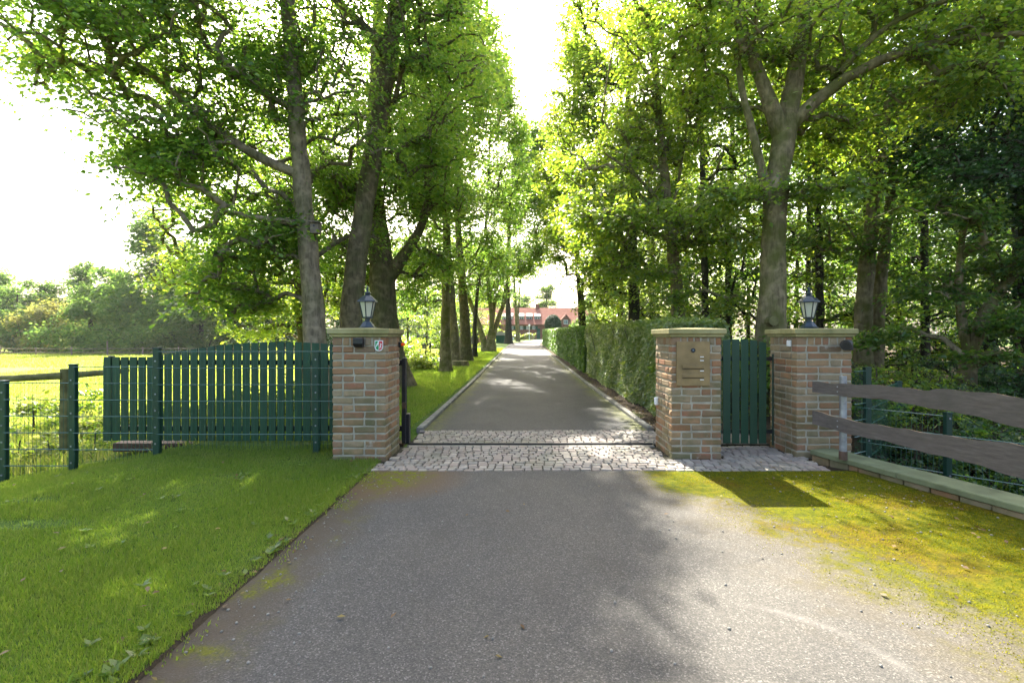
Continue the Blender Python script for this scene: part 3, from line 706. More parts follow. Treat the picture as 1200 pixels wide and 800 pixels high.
def plank(lo, hi):
    mb = MB(); n = 60; q0 = pp - wd * .33 - wn * .075; Lp = 3.6
    vs = []
    for i in range(n + 1):
        s_ = Lp * i / n; a = np.interp(s_, [k[0] for k in lo], [k[1] for k in lo]); b_ = np.interp(s_, [k[0] for k in hi], [k[1] for k in hi])
        a += .006 * math.sin(s_ * 9) + .004 * math.sin(s_ * 23 + 1); b_ += .006 * math.sin(s_ * 7 + 2) + .005 * math.sin(s_ * 19)
        q = q0 + wd * s_; r_ = q + wn * .036
        vs += [(q.x, q.y, a), (q.x, q.y, b_), (r_.x, r_.y, b_ - .004), (r_.x, r_.y, a - .006)]
    fs = []; mi = []
    for i in range(n):
        b0 = i * 4; b1 = b0 + 4
        fs += [(b0, b1, b1 + 1, b0 + 1), (b0 + 2, b1 + 2, b1 + 3, b0 + 3), (b0 + 1, b1 + 1, b1 + 2, b0 + 2), (b0 + 3, b1 + 3, b1, b0)]; mi += [0, 0, 1, 1]
    fs += [(0, 1, 2, 3), (n * 4, n * 4 + 3, n * 4 + 2, n * 4 + 1)]; mi += [0, 0]
    mb.v = vs; mb.f = fs; mb.mi = mi
    o = mb.build('plank', [M['plank'], M['plank_edge']], pf)
    for s_ in (.33, .33 + 2.3):
        for dz in (.3, .7):
            scr = MB()
            a = np.interp(s_, [k[0] for k in lo], [k[1] for k in lo]); b_ = np.interp(s_, [k[0] for k in hi], [k[1] for k in hi]); q = q0 + wd * s_ - wn * .003
            scr.cbox((q.x, q.y, a + (b_ - a) * dz), (.012, .008, .012), .002, ang); scr.build('screw', M['steel'], o)
plank([(0, .79), (.3, .79), (.7, .81), (1.2, .8), (1.7, .76), (2.1, .71), (3.6, .68)], [(0, .91), (.5, .935), (1.0, .945), (1.25, .95), (1.33, .975), (1.6, .97), (2.1, .955), (3.6, .95)])
plank([(0, .425), (.35, .41), (1.0, .4), (1.7, .365), (2.1, .33), (3.6, .3)], [(0, .58), (.3, .565), (.7, .545), (1.3, .57), (1.75, .575), (1.85, .6), (2.1, .59), (3.6, .56)])

# old wooden rail fence at the field, and the far paddock fence
rf = thing('rail_fence', 'weathered wooden rail fence behind the wire mesh at the far left', 'fence', (-6.9, 7.6, -.45))
mb = MB(); mb.tube([P(-60, 446, 7.3), P(30, 442.5, 7.4), P(73, 440, 7.5)], [.05, .05, .055], 8); mb.tube([P(78, 440, 7.6), P(150, 434, 7.8)], [.05, .042], 8); mb.build('rail', M['old_wood'], rf)
mb = MB(); v = P(76, 432, 7.55); mb.tube([(v.x, v.y, -.7), (v.x, v.y, .4), v], [.07, .065, .06], 9); mb.build('post', M['old_wood'], rf)
mb = MB(); v = P(-70, 436, 7.3); mb.tube([(v.x, v.y, -.7), v], .065, 9); mb.build('post', M['old_wood'], rf)
ff = thing('paddock_fence', 'distant post and rail fence at the far edge of the bright field', 'fence', (-52, 66, -1.1))
k = 0
for i in range(13):
    x = -82 + i * 4.6; y = 66 + .02 * x; z0 = gzf(x, y); hh = random.uniform(1.1, 1.3) + (.8 if i == 6 else 0)
    mb = MB(); mb.tube([(x, y, z0 - .2), (x + random.uniform(-.08, .08), y, z0 + hh)], .1, 6); mb.build('post', M['grey_wood'], ff)
    if i < 12:
        for zr in (.45, .95):
            mb = MB(); mb.tube([(x, y, z0 + zr), (x + 2.3, y, gzf(x + 2.3, y) + zr - .05), (x + 4.6, y + .1, gzf(x + 4.6, y) + zr)], .05, 5); mb.build('rail', M['grey_wood'], ff)

# ------------------------------------------------------------------ vegetation
def unit(v): return v / np.maximum(np.linalg.norm(v, axis=-1, keepdims=True), 1e-9)
def leaf_quads(p, d, n, ln, wd):
    """kite shaped folded leaves: base p, direction d, normal n"""
    s = unit(np.cross(d, n)); L = ln[:, None]; Wd = wd[:, None]
    a = p; b_ = p + d * L * .42 + s * Wd * .5 + n * Wd * .12; c_ = p + d * L; e = p + d * L * .42 - s * Wd * .5 + n * Wd * .12
    V = np.stack([a, b_, c_, e], 1).reshape(-1, 3); q = np.arange(len(p) * 4).reshape(-1, 4); return V, q
LN = 1.15; TN = 1.25
def sprays(C, D, nl, rs, leaf, rng, flat=.1, droop=.25, asp=.62):
    nl = int(nl * LN)
    """leafy sprays: C centres, D outward direction, nl leaves each"""
    n = len(C); Cn = np.repeat(C, nl, 0); Dh = D * np.array([1, 1, .35]); Dh = unit(Dh + rng.normal(0, .25, Dh.shape)); Dn = np.repeat(Dh, nl, 0)
    rsn = np.repeat(rs * rng.uniform(.7, 1.3, n), nl)
    side = unit(np.cross(Dn, np.array([0, 0, 1.0]))); up = unit(np.cross(side, Dn))
    u = rng.uniform(-1, 1, n * nl); v = rng.normal(0, .42, n * nl) * (1 - .35 * u); w = rng.normal(0, 1, n * nl) * flat
    p = Cn + (Dn * u[:, None] + side * v[:, None] + up * w[:, None]) * rsn[:, None]
    p[:, 2] -= droop * (u.clip(0) ** 2 + v ** 2) * rsn
    ang = rng.normal(0, .9, n * nl); d = Dn * np.cos(ang)[:, None] + side * np.sin(ang)[:, None]
    d[:, 2] -= rng.uniform(0, .7, n * nl); d = unit(d)
    nr = up * 1.0 + rng.normal(0, .55, d.shape); nr = unit(nr - d * (nr * d).sum(1)[:, None])
    ln = leaf * rng.uniform(.45, 1.4, n * nl)
    return leaf_quads(p, d, nr, ln, ln * asp)
def tubes_np(segs, sides):
    """segs: list of (pts Nx3, rad N) -> verts, quads"""
    VS = []; QS = []; b0 = 0
    for pts, rad in segs:
        n = len(pts); d = np.gradient(pts, axis=0); d = unit(d); ref = np.array([1.0, 0, 0]) if abs(d[0, 0]) < .8 else np.array([0, 1.0, 0])
        u = unit(np.cross(d, ref)); w = np.cross(d, u); a = np.arange(sides) * 2 * math.pi / sides
        R_ = rad[:, None, None] * (u[:, None, :] * np.cos(a)[None, :, None] + w[:, None, :] * np.sin(a)[None, :, None])
        VS.append((pts[:, None, :] + R_).reshape(-1, 3)); i = np.arange(n - 1)[:, None] * sides; k = np.arange(sides)[None, :]; k2 = (k + 1) % sides
        QS.append(np.stack([i + k, i + k2, i + sides + k2, i + sides + k], -1).reshape(-1, 4) + b0); b0 += n * sides
    return np.concatenate(VS), np.concatenate(QS)
def resample(path, step=.35):
    path = np.array(path, float); out = [path[0]]
    for a, b_ in zip(path[:-1], path[1:]):
        n = max(1, int(np.linalg.norm(b_[:3] - a[:3]) / step))
        for k in range(1, n + 1): out.append(a + (b_ - a) * k / n)
    out = np.array(out)
    for _ in range(3): out[1:-1] = .25 * out[:-2] + .5 * out[1:-1] + .25 * out[2:]
    return out
def grow(paths, targets, rng, step=.45):
    """attach every target to the nearest skeleton node; returns branch polylines"""
    pos = []; rad = []; par = []; main = []
    for path in paths:
        q = resample(path); st = len(pos); main.append((st, len(q)))
        for i, r_ in enumerate(q): pos.append(r_[:3]); rad.append(r_[3]); par.append(len(pos) - 2 if i else -1)
    n0 = len(pos); cap = n0 + len(targets) * 12; A = np.zeros((cap, 3)); A[:n0] = np.array(pos); n = n0; br = []
    root = A[0]
    order = np.argsort(np.min(np.linalg.norm(targets[:, None, :] - A[None, :n0, :], axis=2), axis=1)) if len(targets) else []
    for t_ in order:
        T = targets[t_]; dlt = T - A[:n]; dd = np.linalg.norm(dlt, axis=1)
        cost = dd + 1.2 * np.maximum(0, -dlt[:, 2] + .1) + (np.arange(n) < n0) * .0
        j = int(np.argmin(cost)); L = dd[j]; k = int(min(10, max(2, round(L / step))))
        s = np.linspace(0, 1, k + 1)[1:, None]; a = A[j]
        mid = a + (T - a) * s; mid[:, 2] += (L * .18 * np.sin(s * math.pi))[:, 0]; mid += rng.normal(0, .035 * min(L, 2), mid.shape) * np.sin(s * math.pi)
        A[n:n + k] = mid; par += [j] + list(range(n, n + k - 1)); br.append((j, n, k)); n += k
    cnt = np.zeros(n); 
    for _, st, k in br: cnt[st + k - 1] += 1
    for i in range(n - 1, -1, -1):
        if par[i] >= 0: cnt[par[i]] += cnt[i]
    rr = np.minimum(.006 + .0095 * np.sqrt(cnt), .05)
    R0 = np.array(rad); segs = []
    mains = []
    for st, ln in main: mains.append((A[st:st + ln].copy(), R0[st:st + ln]))
    for j, st, k in br:
        idx = [j] + list(range(st, st + k)); r_ = rr[idx].copy(); r_[0] = r_[1] * 1.25
        if j < n0: r_ = np.minimum(r_, R0[j] * .8)
        segs.append((A[idx], r_))
    dirs = np.zeros((len(targets), 3))
    for o_, (j, st, k) in zip(order, br): dirs[o_] = A[st + k - 1] - A[st + max(k - 3, 0)] if k > 1 else A[st] - A[j]
    return mains, segs, unit(dirs + 1e-6)
def blob_targets(blobs, rng):
    out = []
    for c_, r_, n in blobs:
        n = int(n * TN); c_ = np.array(c_, float); r_ = np.array(r_, float) if hasattr(r_, '__len__') else np.array([r_] * 3, float)
        k = max(3, n // 9); u = unit(rng.normal(0, 1, (k, 3))) * (rng.uniform(.15, 1, (k, 1)) ** .45); sub = c_ + u * r_
        w = rng.integers(0, k, n); t_ = sub[w] + rng.normal(0, .21, (n, 3)) * r_ * np.array([1, 1, .8]); out.append(t_)
    return np.concatenate(out)
def open_air(T, rng, rs):
    """drops sprays in the sky gap and those shading ground meant to be sunlit"""
    y = T[:, 1]; zc = T[:, 2] - CAMZ; k = FX / np.maximum(y, 1); px = CX + T[:, 0] * k; py = CY - zc * k
    L = np.interp(py, [-600, 0, 60, 100, 130, 145, 300, 320, 350], [558, 574, 596, 612, 634, 656, 656, 640, 612]); Rr = np.interp(py, [-600, 0, 60, 100, 130, 145, 295, 320, 350], [660, 642, 648, 644, 630, 622, 624, 652, 668])
    m = rs * .35 * k + rng.normal(0, 5, len(T)) + 12 * np.sin(py * .045 + y * .8) + 6 * np.sin(py * .13 + y * 2) - 4
    sky_gap = (px > L - m) & (px < Rr + m) & (py < 352)
    g = T - np.array(sd)[None, :] * (T[:, 2] / sd.z)[:, None]; gx, gy = g[:, 0], g[:, 1]
    wob = .25 * np.sin(gy * 2.7 + gx) + .15 * np.sin(gy * 6.1)
    thin = (py < -40) & (rng.uniform(0, 1, len(T)) < .42)
    wobl = .3 * np.sin(gy * 2.1)
    lawn = (gx < -1.7) & (gy > .8) & (gy < 6) & (np.sin(gx * 1.5 + 1) * np.sin(gy * 1.9) > -.55) & (rng.uniform(0, 1, len(T)) < .78)
    drv = (gy > 7.5) & (gy < 48) & (np.abs(gx - .6) < 1.5) & (np.sin(gx * 2.6 + gy * .35) * np.sin(gy * .75 + gx) > .3) & (rng.uniform(0, 1, len(T)) < .9)
    lawn |= (gx > -1.7) & (gx < -.35 + wobl) & (gy > 1) & (gy < 4.8) & (rng.uniform(0, 1, len(T)) < .55)
    lit = ((gx > 1.15 + wob) & (gx < 4.3 - .22 * gy + wob) & (gy > 1.2) & (gy < 5.1)) | ((np.abs(gx - .55 - .25 * (gy - 2)) < .33) & (gy > 1.3) & (gy < 2.9)) | ((gx > .2) & (gx < 1.6) & (gy > 5.7) & (gy < 7.2)) | ((gx > 2.0) & (gx < 2.7) & (gy > 4) & (gy < 5.6))
    return ~(thin | lawn | drv | sky_gap | (lit & (rng.uniform(0, 1, len(T)) < .96)))  # crowns shaped for the light: sprays shading chosen sunlit patches are left out
def tree(name, label, base, paths, blobs, leaf='leaf_lime', bark_='bark', nl=45, rs=.42, lf=.1, seed=1, cat='tree', group=None, sides=5, flat=.1, droop=.3, twigs=True, keep=None):
    rng = np.random.default_rng(seed)
    root = thing(name, label, cat, base, group)
    T = blob_targets(blobs, rng)
    if keep is None and abs(base[0]) + abs(base[1]) > 0: T = T[open_air(T, rng, rs)]
    mains, segs, D = grow(paths, T, rng)
    lob = []
    for pts, rad in mains:
        if rad[0] > .09: pass
        lob.append((pts, rad))
    v1, q1 = tubes_np(lob, 14)
    # knobbly bark outline
    ph = rng.uniform(0, 6, 3)
    v1 = v1 + .012 * np.stack([np.sin(v1[:, 2] * 5 + ph[0] + v1[:, 1] * 9), np.sin(v1[:, 2] * 6 + ph[1] + v1[:, 0] * 8), np.zeros(len(v1))], 1)
    if twigs: v2, q2 = tubes_np(segs, sides); v1, q1 = np.concatenate([v1, v2]), np.concatenate([q1, q2 + len(v1)])
    link('trunk', np_mesh('trunk', v1, q1, M[bark_], True), root)
    V, Q = sprays(T, D, nl, rs, lf, rng, flat, droop)
    link('crown', np_mesh('crown', V, Q, M[leaf]), root)
    return root
def pth(*pts, Y=None):
    """pts: (px, py, depth, radius) -> world path"""
    out = []
    for px, py, y, r_ in pts: v = P(px, py, y); out.append((v.x, v.y, v.z, r_))
    return out
def B(px, py, Y, r_, n): v = P(px, py, Y); return (tuple(v), r_, n)
def base_path(px, Y, r_, flare=1.7):
    """root flare from the ground up"""
    x = (px - CX) / FX * Y; z = gzf(x, Y)
    return [(x, Y, z - .15, r_ * flare), (x, Y, z + .08, r_ * (1 + (flare - 1) * .55)), (x, Y, z + .35, r_ * 1.12)]

# ---- avenue on the left
tree('lime_tree', 'tall pale trunked tree with bird box and long branch over the left lawn', (-4.0, 9.5, -.1),
     [base_path(373, 9.5, .215, 1.4) + pth((366, 340, 9.5, .19), (356, 240, 9.5, .165), (347, 130, 9.5, .15), (338, 20, 9.5, .135), (330, -120, 9.5, .14), (322, -300, 9.6, .09)),
      pth((352, 205, 9.5, .1), (308, 190, 9.4, .085), (262, 160, 9.2, .075), (215, 125, 9.0, .065), (175, 72, 8.8, .05), (125, 50, 8.6, .04), (75, 45, 8.4, .025)),
      pth((349, 130, 9.5, .07), (290, 105, 9.3, .05), (245, 65, 9.1, .04), (212, 15, 9, .03)),
      pth((352, 262, 9.5, .07), (320, 262, 9, .05), (270, 250, 8.7, .035))],
     [B(220, 170, 9.2, (1.3, 1.0, .8), 160), B(150, 120, 8.9, (1.0, 1.0, .8), 110), B(320, 80, 9.8, (1.3, 1.0, 1.3), 170), B(300, 260, 9.9, (1.0, .9, .8), 110), B(400, 250, 12.2, (.9, .8, 1.0), 90), B(90, 50, 8.6, (1.1, 1, .6), 133), B(120, 130, 8.6, (.7, .8, .5), 58), B(30, 60, 8.5, (.7, .8, .7), 65), B(190, 60, 8.8, (1.3, 1.3, .9), 224), B(190, 170, 9, (1.0, 1, .45), 110),
      B(260, 110, 9.3, (1.2, 1.5, 1.1), 224), B(250, 220, 9.3, (1.0, 1.2, .6), 118), B(300, 20, 9.5, (1.5, 1.8, 1.2), 283), B(100, -30, 8.8, (1.8, 1.6, .9), 209), B(240, -90, 9.3, (2.4, 2, 1.4), 300),
      B(330, -200, 9.6, (2.2, 2.2, 1.8), 313), B(290, 290, 9.5, (1.0, 1.4, .6), 118), B(265, 345, 10, (.8, 1, .4), 58), B(385, 120, 9.8, (1.0, 1.2, 1.2), 149), B(320, 190, 10.4, (1.2, 1, 1), 149)],
     leaf='leaf_lime', bark_='bark_pale', nl=46, rs=.55, lf=.09, seed=11)
tree('lime_tree', 'thick dark tree leaning right directly behind the left pillar lantern', (-3.75, 11, 0),
     [base_path(409, 11, .24, 1.35) + pth((413, 340, 11, .235), (427, 240, 11, .21), (442, 150, 11, .2), (454, 80, 11, .185), (466, 0, 11, .165), (476, -120, 11, .21), (480, -330, 11.2, .12)),
      pth((458, 60, 11, .12), (410, 20, 10.7, .09), (360, -40, 10.4, .06)), pth((462, 20, 11, .14), (510, -40, 11, .1), (550, -130, 11.2, .06))],
     [B(430, 40, 10.7, (1.6, 1.3, 1.3), 170), B(520, 40, 11, (1.0, 1.2, 1.5), 110), B(395, -80, 10.6, (2, 1.8, 1.5), 170), B(515, -110, 11, (1.3, 1.8, 1.7), 170), B(478, -300, 11, (2.0, 2.2, 2), 200),
      B(400, 170, 11.8, (1.1, 1.0, 1.1), 95), B(500, 150, 11.8, (.8, .9, 1.2), 80), B(480, 90, 10.4, (.8, .6, .7), 40)],
     leaf='leaf_lime', bark_='bark', nl=46, rs=.58, lf=.092, seed=12)
tree('lime_tree', 'very broad forked trunk with root flare just right of the left pillar', (-3.9, 14, 0),
     [base_path(461, 14, .4, 1.9) + pth((450, 385, 14, .38), (448, 330, 14, .36), (446, 290, 14, .3), (436, 220, 14.2, .26), (440, 120, 14.3, .2), (445, -20, 14.3, .14)),
      pth((455, 325, 14, .22), (468, 303, 13.9, .16), (486, 286, 13.8, .13), (500, 255, 13.8, .1), (508, 170, 13.9, .07))],
     [B(400, 300, 14.5, (1.4, 1.3, .9), 110), B(430, 230, 14.6, (1.5, 1.2, 1.2), 140), B(500, 220, 14, (1.1, 1.2, 1.1), 120), B(490, 310, 14.3, (1.0, 1.0, .45), 55), B(470, 120, 14.5, (2, 1.6, 1.8), 190), B(450, -20, 14.5, (2.3, 2, 2.2), 200), B(520, 60, 14.5, (1.2, 1.3, 2.0), 120)],
     leaf='leaf_lime', bark_='bark', nl=42, rs=.62, lf=.1, seed=13)
tree('lime_tree', 'low spreading tree with sunlit yellow green foliage behind the sliding gate', (-6.6, 15, -.5),
     [[(-6.6, 15, -.6, .24), (-6.6, 15, 1.5, .2), (-6.8, 15, 4, .16), (-7, 15, 8, .1)], pth((345, 330, 15, .1), (290, 330, 14.6, .07), (240, 345, 14.2, .04))],
     [B(300, 350, 14.8, (1.5, 1.3, .5), 95), B(250, 320, 14.8, (1.2, 1.3, .7), 80), B(340, 300, 15, (1.6, 1.4, 1.0), 110), B(320, 220, 15, (1.9, 1.8, 1.3), 130), B(245, 250, 15, (1.2, 1.5, 1.1), 80), B(380, 345, 15.5, (.9, 1, .7), 50), B(300, 385, 14.8, (.9, .8, .2), 22), B(350, 100, 15.5, (2.4, 2, 2), 140)],
     leaf='leaf_beech', bark_='bark', nl=40, rs=.48, lf=.1, seed=14)
av = [  # px base, depth, radius, stems [(px,py)...], label
    (522, 19.3, .2, [[(522, 380), (523, 320), (524, 217), (526, 60), (528, -60)]], 'straight trunked tree nearest the drive in the left avenue', 'bark_moss'),
    (533, 23.7, .23, [[(531, 380), (528, 330), (520, 230), (516, 60)], [(536, 400), (528, 340), (505, 300), (478, 268)]], 'forked pale trunk with a branch arching left over the field', 'bark_pale'),
    (546, 26, .3, [[(545, 380), (541, 320), (537, 277), (536, 90)]], 'thick straight dark trunk fourth along the left avenue', 'bark'),
    (556.5, 30, .14, [[(556, 380), (560, 335), (570, 262), (575, 150)]], 'thin slanting trunk with a dark box at its foot on the verge', 'bark_dark'),
    (573, 38, .38, [[(563, 385), (548, 345), (540, 310), (536, 220)], [(577, 380), (572, 330), (569, 260)], [(580, 385), (592, 350), (595, 300), (597, 250)], [(576, 380), (583, 330), (588, 280)]], 'many stemmed tree spreading in a wide V beside the drive', 'bark_moss'),
    (596, 62, .45, [[(596, 375), (595, 350), (596, 300)]], 'single dark trunk at the far end of the avenue before the house', 'bark_dark'),
    (607, 78, .3, [[(605, 370), (603, 340), (602, 310)], [(607, 370), (609, 345), (610, 310)]], 'slender twin stemmed tree in front of the red roofed house', 'bark_moss')]
crowns = {
    19.3: [B(520, 240, 19.3, (1.5, 1.5, 1.6), 130), B(535, 130, 19.3, (1.9, 1.8, 2.2), 220), B(545, 20, 19.3, (1.6, 1.9, 2.2), 220), B(530, -90, 19.5, (1.9, 2, 1.8), 150), B(475, 180, 19, (1.4, 1.4, 1.8), 150), B(470, 50, 19, (1.6, 1.4, 1.8), 130), B(500, 310, 19, (1.3, 1.2, .5), 50)],
    23.7: [B(490, 300, 23.5, (1.7, 1.8, 1.3), 150), B(500, 210, 23.7, (2.2, 2, 2), 170), B(530, 90, 24, (2.3, 2, 3), 200), B(480, 350, 23, (1.3, 1.3, .6), 60), B(520, -40, 24, (2.3, 2, 2), 140)],
    26: [B(562, 210, 26, (1.5, 2, 2.4), 210), B(568, 100, 26, (1.2, 2, 2.2), 190), B(550, 10, 26, (1.6, 2.4, 2.4), 170), B(572, 290, 26, (1.2, 1.6, 1.2), 90), B(535, 320, 26, (1.6, 1.6, .9), 60)],
    30: [B(592, 215, 30, (1.5, 2, 2.0), 190), B(596, 150, 30, (1.0, 1.8, 1.5), 120), B(565, 300, 30.5, (1.8, 1.8, 1.3), 120), B(585, 90, 30, (.8, 1.5, 1.5), 90)],
    38: [B(600, 230, 38, (2.2, 2.5, 2.8), 260), B(626, 235, 38, (1.3, 2, 2.6), 170), B(540, 260, 38, (3, 2.5, 3), 200), B(612, 300, 38, (1.8, 2, 1.3), 140), B(614, 170, 39, (1.3, 2, 1.8), 120), B(560, 340, 38, (2, 2, 1), 90), B(632, 285, 38, (.9, 1.5, 1.6), 80), B(634, 200, 38, (.8, 1.5, 2.5), 110), B(634, 160, 38, (.7, 1.2, 1.4), 80), B(640, 240, 37, (.6, 1.2, 2.4), 90), B(585, 320, 38, (1.6, 2, 1.2), 70)],
    62: [B(605, 280, 62, (3, 3, 4), 220), B(585, 330, 62, (3, 3, 2.5), 130), B(620, 305, 62, (2.2, 2.5, 2.2), 120)],
    78: [B(605, 300, 78, (3.5, 3, 3), 130), B(622, 322, 78, (1.8, 2, 1.2), 40), B(596, 345, 78, (2, 2, 1.5), 40)]}
for i, (px, Yd, r_, stems, lab, bk) in enumerate(av):
    paths = []
    for k, st in enumerate(stems):
        n = len(st); bp = base_path(px + (k - (len(stems) - 1) / 2) * (3 if len(stems) > 2 else 0), Yd, r_ / (1.6 if len(stems) > 2 else 1), 1.6)
        paths.append(bp + [tuple(P(a, b_, Yd + .3 * k)) + (r_ / (1.7 if len(stems) > 2 else 1) * (1 - .55 * (m + 1) / n) * (1 if k == 0 or len(stems) > 2 else .6),) for m, (a, b_) in enumerate(st)])
    x0 = (px - CX) / FX * Yd
    tree('avenue_tree', lab, (x0, Yd, gzf(x0, Yd)), paths, crowns[Yd], leaf='leaf_lime' if Yd < 50 else 'leaf_far', bark_=bk,
         nl=34 if Yd < 50 else 26, rs=.6 if Yd < 35 else .8 if Yd < 50 else 1.1, lf=.13 if Yd < 30 else .17 if Yd < 50 else .26, seed=30 + i, sides=4)

# ---- big trees on the right
tree('maple_tree', 'big mossy trunk dividing into wide limbs behind the right pillar', (4.6, 9.2, 0),
     [base_path(906, 9.2, .27, 1.55) + pth((902, 370, 9.2, .27), (909, 325, 9.2, .2), (904, 285, 9.2, .215), (911, 200, 9.2, .2), (921, 150, 9.2, .215), (930, 100, 9.2, .15), (942, 30, 9.2, .135), (950, -60, 9.2, .12), (955, -220, 9.3, .1)),
      pth((917, 160, 9.2, .17), (900, 110, 9.1, .12), (880, 70, 9, .1), (866, 20, 9, .09), (845, -40, 8.9, .07)),
      pth((924, 150, 9.2, .13), (950, 112, 9, .1), (985, 85, 8.8, .09), (1040, 65, 8.5, .075), (1100, 45, 8.2, .06), (1180, 40, 7.9, .045), (1280, 35, 7.6, .03)),
      pth((985, 85, 8.8, .06), (1020, 40, 8.6, .05), (1080, 5, 8.3, .04), (1150, -10, 8, .03)),
      pth((905, 240, 9.2, .1), (890, 190, 9.1, .075), (872, 120, 9, .06), (862, 60, 9, .05))],
     [B(840, 20, 9.2, (1.1, 1.2, 1.0), 100), B(960, 40, 9.2, (1.5, 1.4, .9), 110), B(1080, 30, 8.6, (1.3, 1.2, .8), 90), B(1180, 60, 8.2, (1.1, 1.2, .9), 70), B(900, -130, 9.4, (2.4, 1.6, 1.5), 190), B(1060, -130, 9, (2.2, 1.6, 1.5), 150), B(1220, -30, 8.3, (1.5, 1.3, 1.2), 80),
      B(1010, 140, 9.6, (1.3, 1, .7), 60), B(850, 225, 8.9, (1.0, .7, .18), 34), B(960, 225, 8.8, (.9, .6, .16), 26), B(900, 100, 10, (1.2, .8, 1), 50)],
     leaf='leaf_beech', bark_='bark_moss', nl=42, rs=.55, lf=.09, seed=51)
tree('beech_tree', 'slim straight beech rising behind the middle pillar with glittering foliage', (3.55, 11.6, 0),
     [base_path(797, 11.6, .15, 1.5) + pth((795, 360, 11.6, .15), (788, 290, 11.6, .13), (782, 240, 11.6, .11), (771, 125, 11.6, .085), (765, 40, 11.6, .07), (760, -120, 11.6, .05)),
      pth((784, 250, 11.6, .05), (750, 205, 11.3, .04), (710, 180, 11, .02)), pth((786, 280, 11.6, .05), (830, 230, 11.4, .035), (850, 170, 11.3, .02)), pth((784, 262, 11.6, .04), (800, 190, 11.7, .03), (808, 110, 11.8, .02))],
     [B(740, 60, 11.6, (1.4, 1.3, 1.3), 120), B(720, 160, 11.4, (1.3, 1.3, 1.0), 110), B(790, 140, 11.8, (1.2, 1.3, 1.1), 100), B(760, 250, 11, (1.5, 1.2, .6), 100), B(700, 270, 11, (1.0, 1.2, .7), 70), B(830, 270, 10.8, (1.1, .9, .4), 50), B(770, -60, 11.8, (2.0, 1.8, 1.6), 130), B(760, 310, 11, (1.0, .9, .3), 40), B(820, 350, 10.4, (.7, .5, .2), 18), B(835, 60, 11.8, (1, 1.2, 1.2), 70)],
     leaf='leaf_beech', bark_='bark_moss', nl=46, rs=.56, lf=.088, seed=52)
tree('beech_tree', 'young tree leaning over the hedge with bright leaves at the edge of the sky gap', (3.2, 26, .1),
     [base_path(684, 26, .2, 1.4) + pth((681, 350, 26, .18), (676, 300, 26, .15), (672, 240, 26, .12), (672, 140, 26, .09), (675, 20, 26, .06))],
     [B(690, 300, 26, (1.6, 2, 1.6), 110), B(676, 220, 26, (1.5, 2, 1.8), 120), B(690, 120, 26, (1.8, 2, 2.4), 160), B(680, 20, 26, (1.6, 2, 2.2), 120), B(660, 250, 25, (.8, 1, 1.4), 110), B(655, 150, 25, (.6, 1, 1.4), 60), B(648, 210, 25.5, (.5, 1, 1.8), 90), B(646, 280, 25.5, (.4, 1, .8), 35), B(656, 190, 25, (.5, 1, 1), 40), B(660, 300, 25, (.7, 1, .7), 40), B(705, 200, 25, (1.6, 1.6, 2), 100), B(700, 350, 25, (1.2, 1.4, .5), 40)],
     leaf='leaf_beech', bark_='bark_dark', nl=36, rs=.6, lf=.125, seed=53)
tree('beech_tree', 'dark short trunk seen between hedge top and bright leaves left of the middle pillar', (3.85, 17, 0),
     [base_path(743, 17, .2, 1.4) + pth((743, 350, 17, .18), (742, 300, 17, .16), (738, 200, 17, .12), (735, 50, 17, .08))],
     [B(720, 330, 17, (1.1, 1.3, .8), 70), B(700, 230, 17, (1.3, 1.5, 1.4), 110), B(735, 130, 17, (1.9, 1.6, 2), 160), B(705, 40, 17, (1.5, 1.6, 1.7), 120), B(770, 230, 17, (1.3, 1.4, 1.4), 80), B(740, -60, 17, (2, 2, 2), 120), B(672, 100, 17, (.8, 1, 1.4), 80), B(664, 40, 17, (.5, 1, 1), 40), B(680, 180, 17, (1, 1.2, 1.2), 90), B(690, 290, 17, (.9, 1.2, .7), 50)],
     leaf='leaf_beech', bark_='bark_dark', nl=42, rs=.48, lf=.1, seed=54)
tree('twin_stem_tree', 'two dark leaning stems close together right of the right pillar', (8.2, 12, 0),
     [base_path(1012, 12, .2, 1.4) + pth((1011, 380, 12, .19), (1014, 320, 12, .18), (1021, 270, 12, .15), (1027, 200, 12, .12), (1045, 100, 12, .08)),
      base_path(1026, 12.3, .16, 1.4) + pth((1028, 380, 12.3, .15), (1036, 290, 12.3, .13), (1042, 240, 12.3, .1), (1052, 150, 12.3, .07))],
     [B(1020, 130, 12.3, (1.5, 1.3, 1.1), 80), B(1060, 200, 12.3, (1.3, 1.2, .9), 60), B(970, 170, 12.3, (1.2, 1.2, 1), 60), B(1040, 20, 12.5, (2, 1.8, 1.3), 100), B(1110, 110, 12, (1.4, 1.4, 1), 60), B(985, 280, 12.4, (1, 1, .7), 30)],
     leaf='leaf_wood', bark_='bark_moss', nl=42, rs=.6, lf=.1, seed=55)
tree('leaning_tree', 'leaning mossy trunk among low leaves above the plank fence', (8.6, 9.6, -.2),
     [base_path(1132, 9.6, .14, 1.4) + pth((1134, 410, 9.6, .13), (1150, 370, 9.6, .11), (1185, 320, 9.6, .09), (1220, 280, 9.6, .07)), pth((1134, 410, 9.6, .09), (1120, 350, 9.7, .07), (1130, 260, 9.8, .05))],
     [B(1180, 300, 9.4, (1.2, .9, .4), 50), B(1120, 250, 9.6, (1.2, 1, .5), 50), B(1190, 370, 9.2, (.9, .8, .35), 36), B(1100, 330, 9.4, (1.0, .8, .25), 34), B(1060, 400, 9.2, (.9, .7, .2), 26), B(1170, 420, 8.8, (.7, .6, .2), 18)],
     leaf='leaf_wood', bark_='bark_moss', nl=42, rs=.4, lf=.085, seed=56, droop=.15)
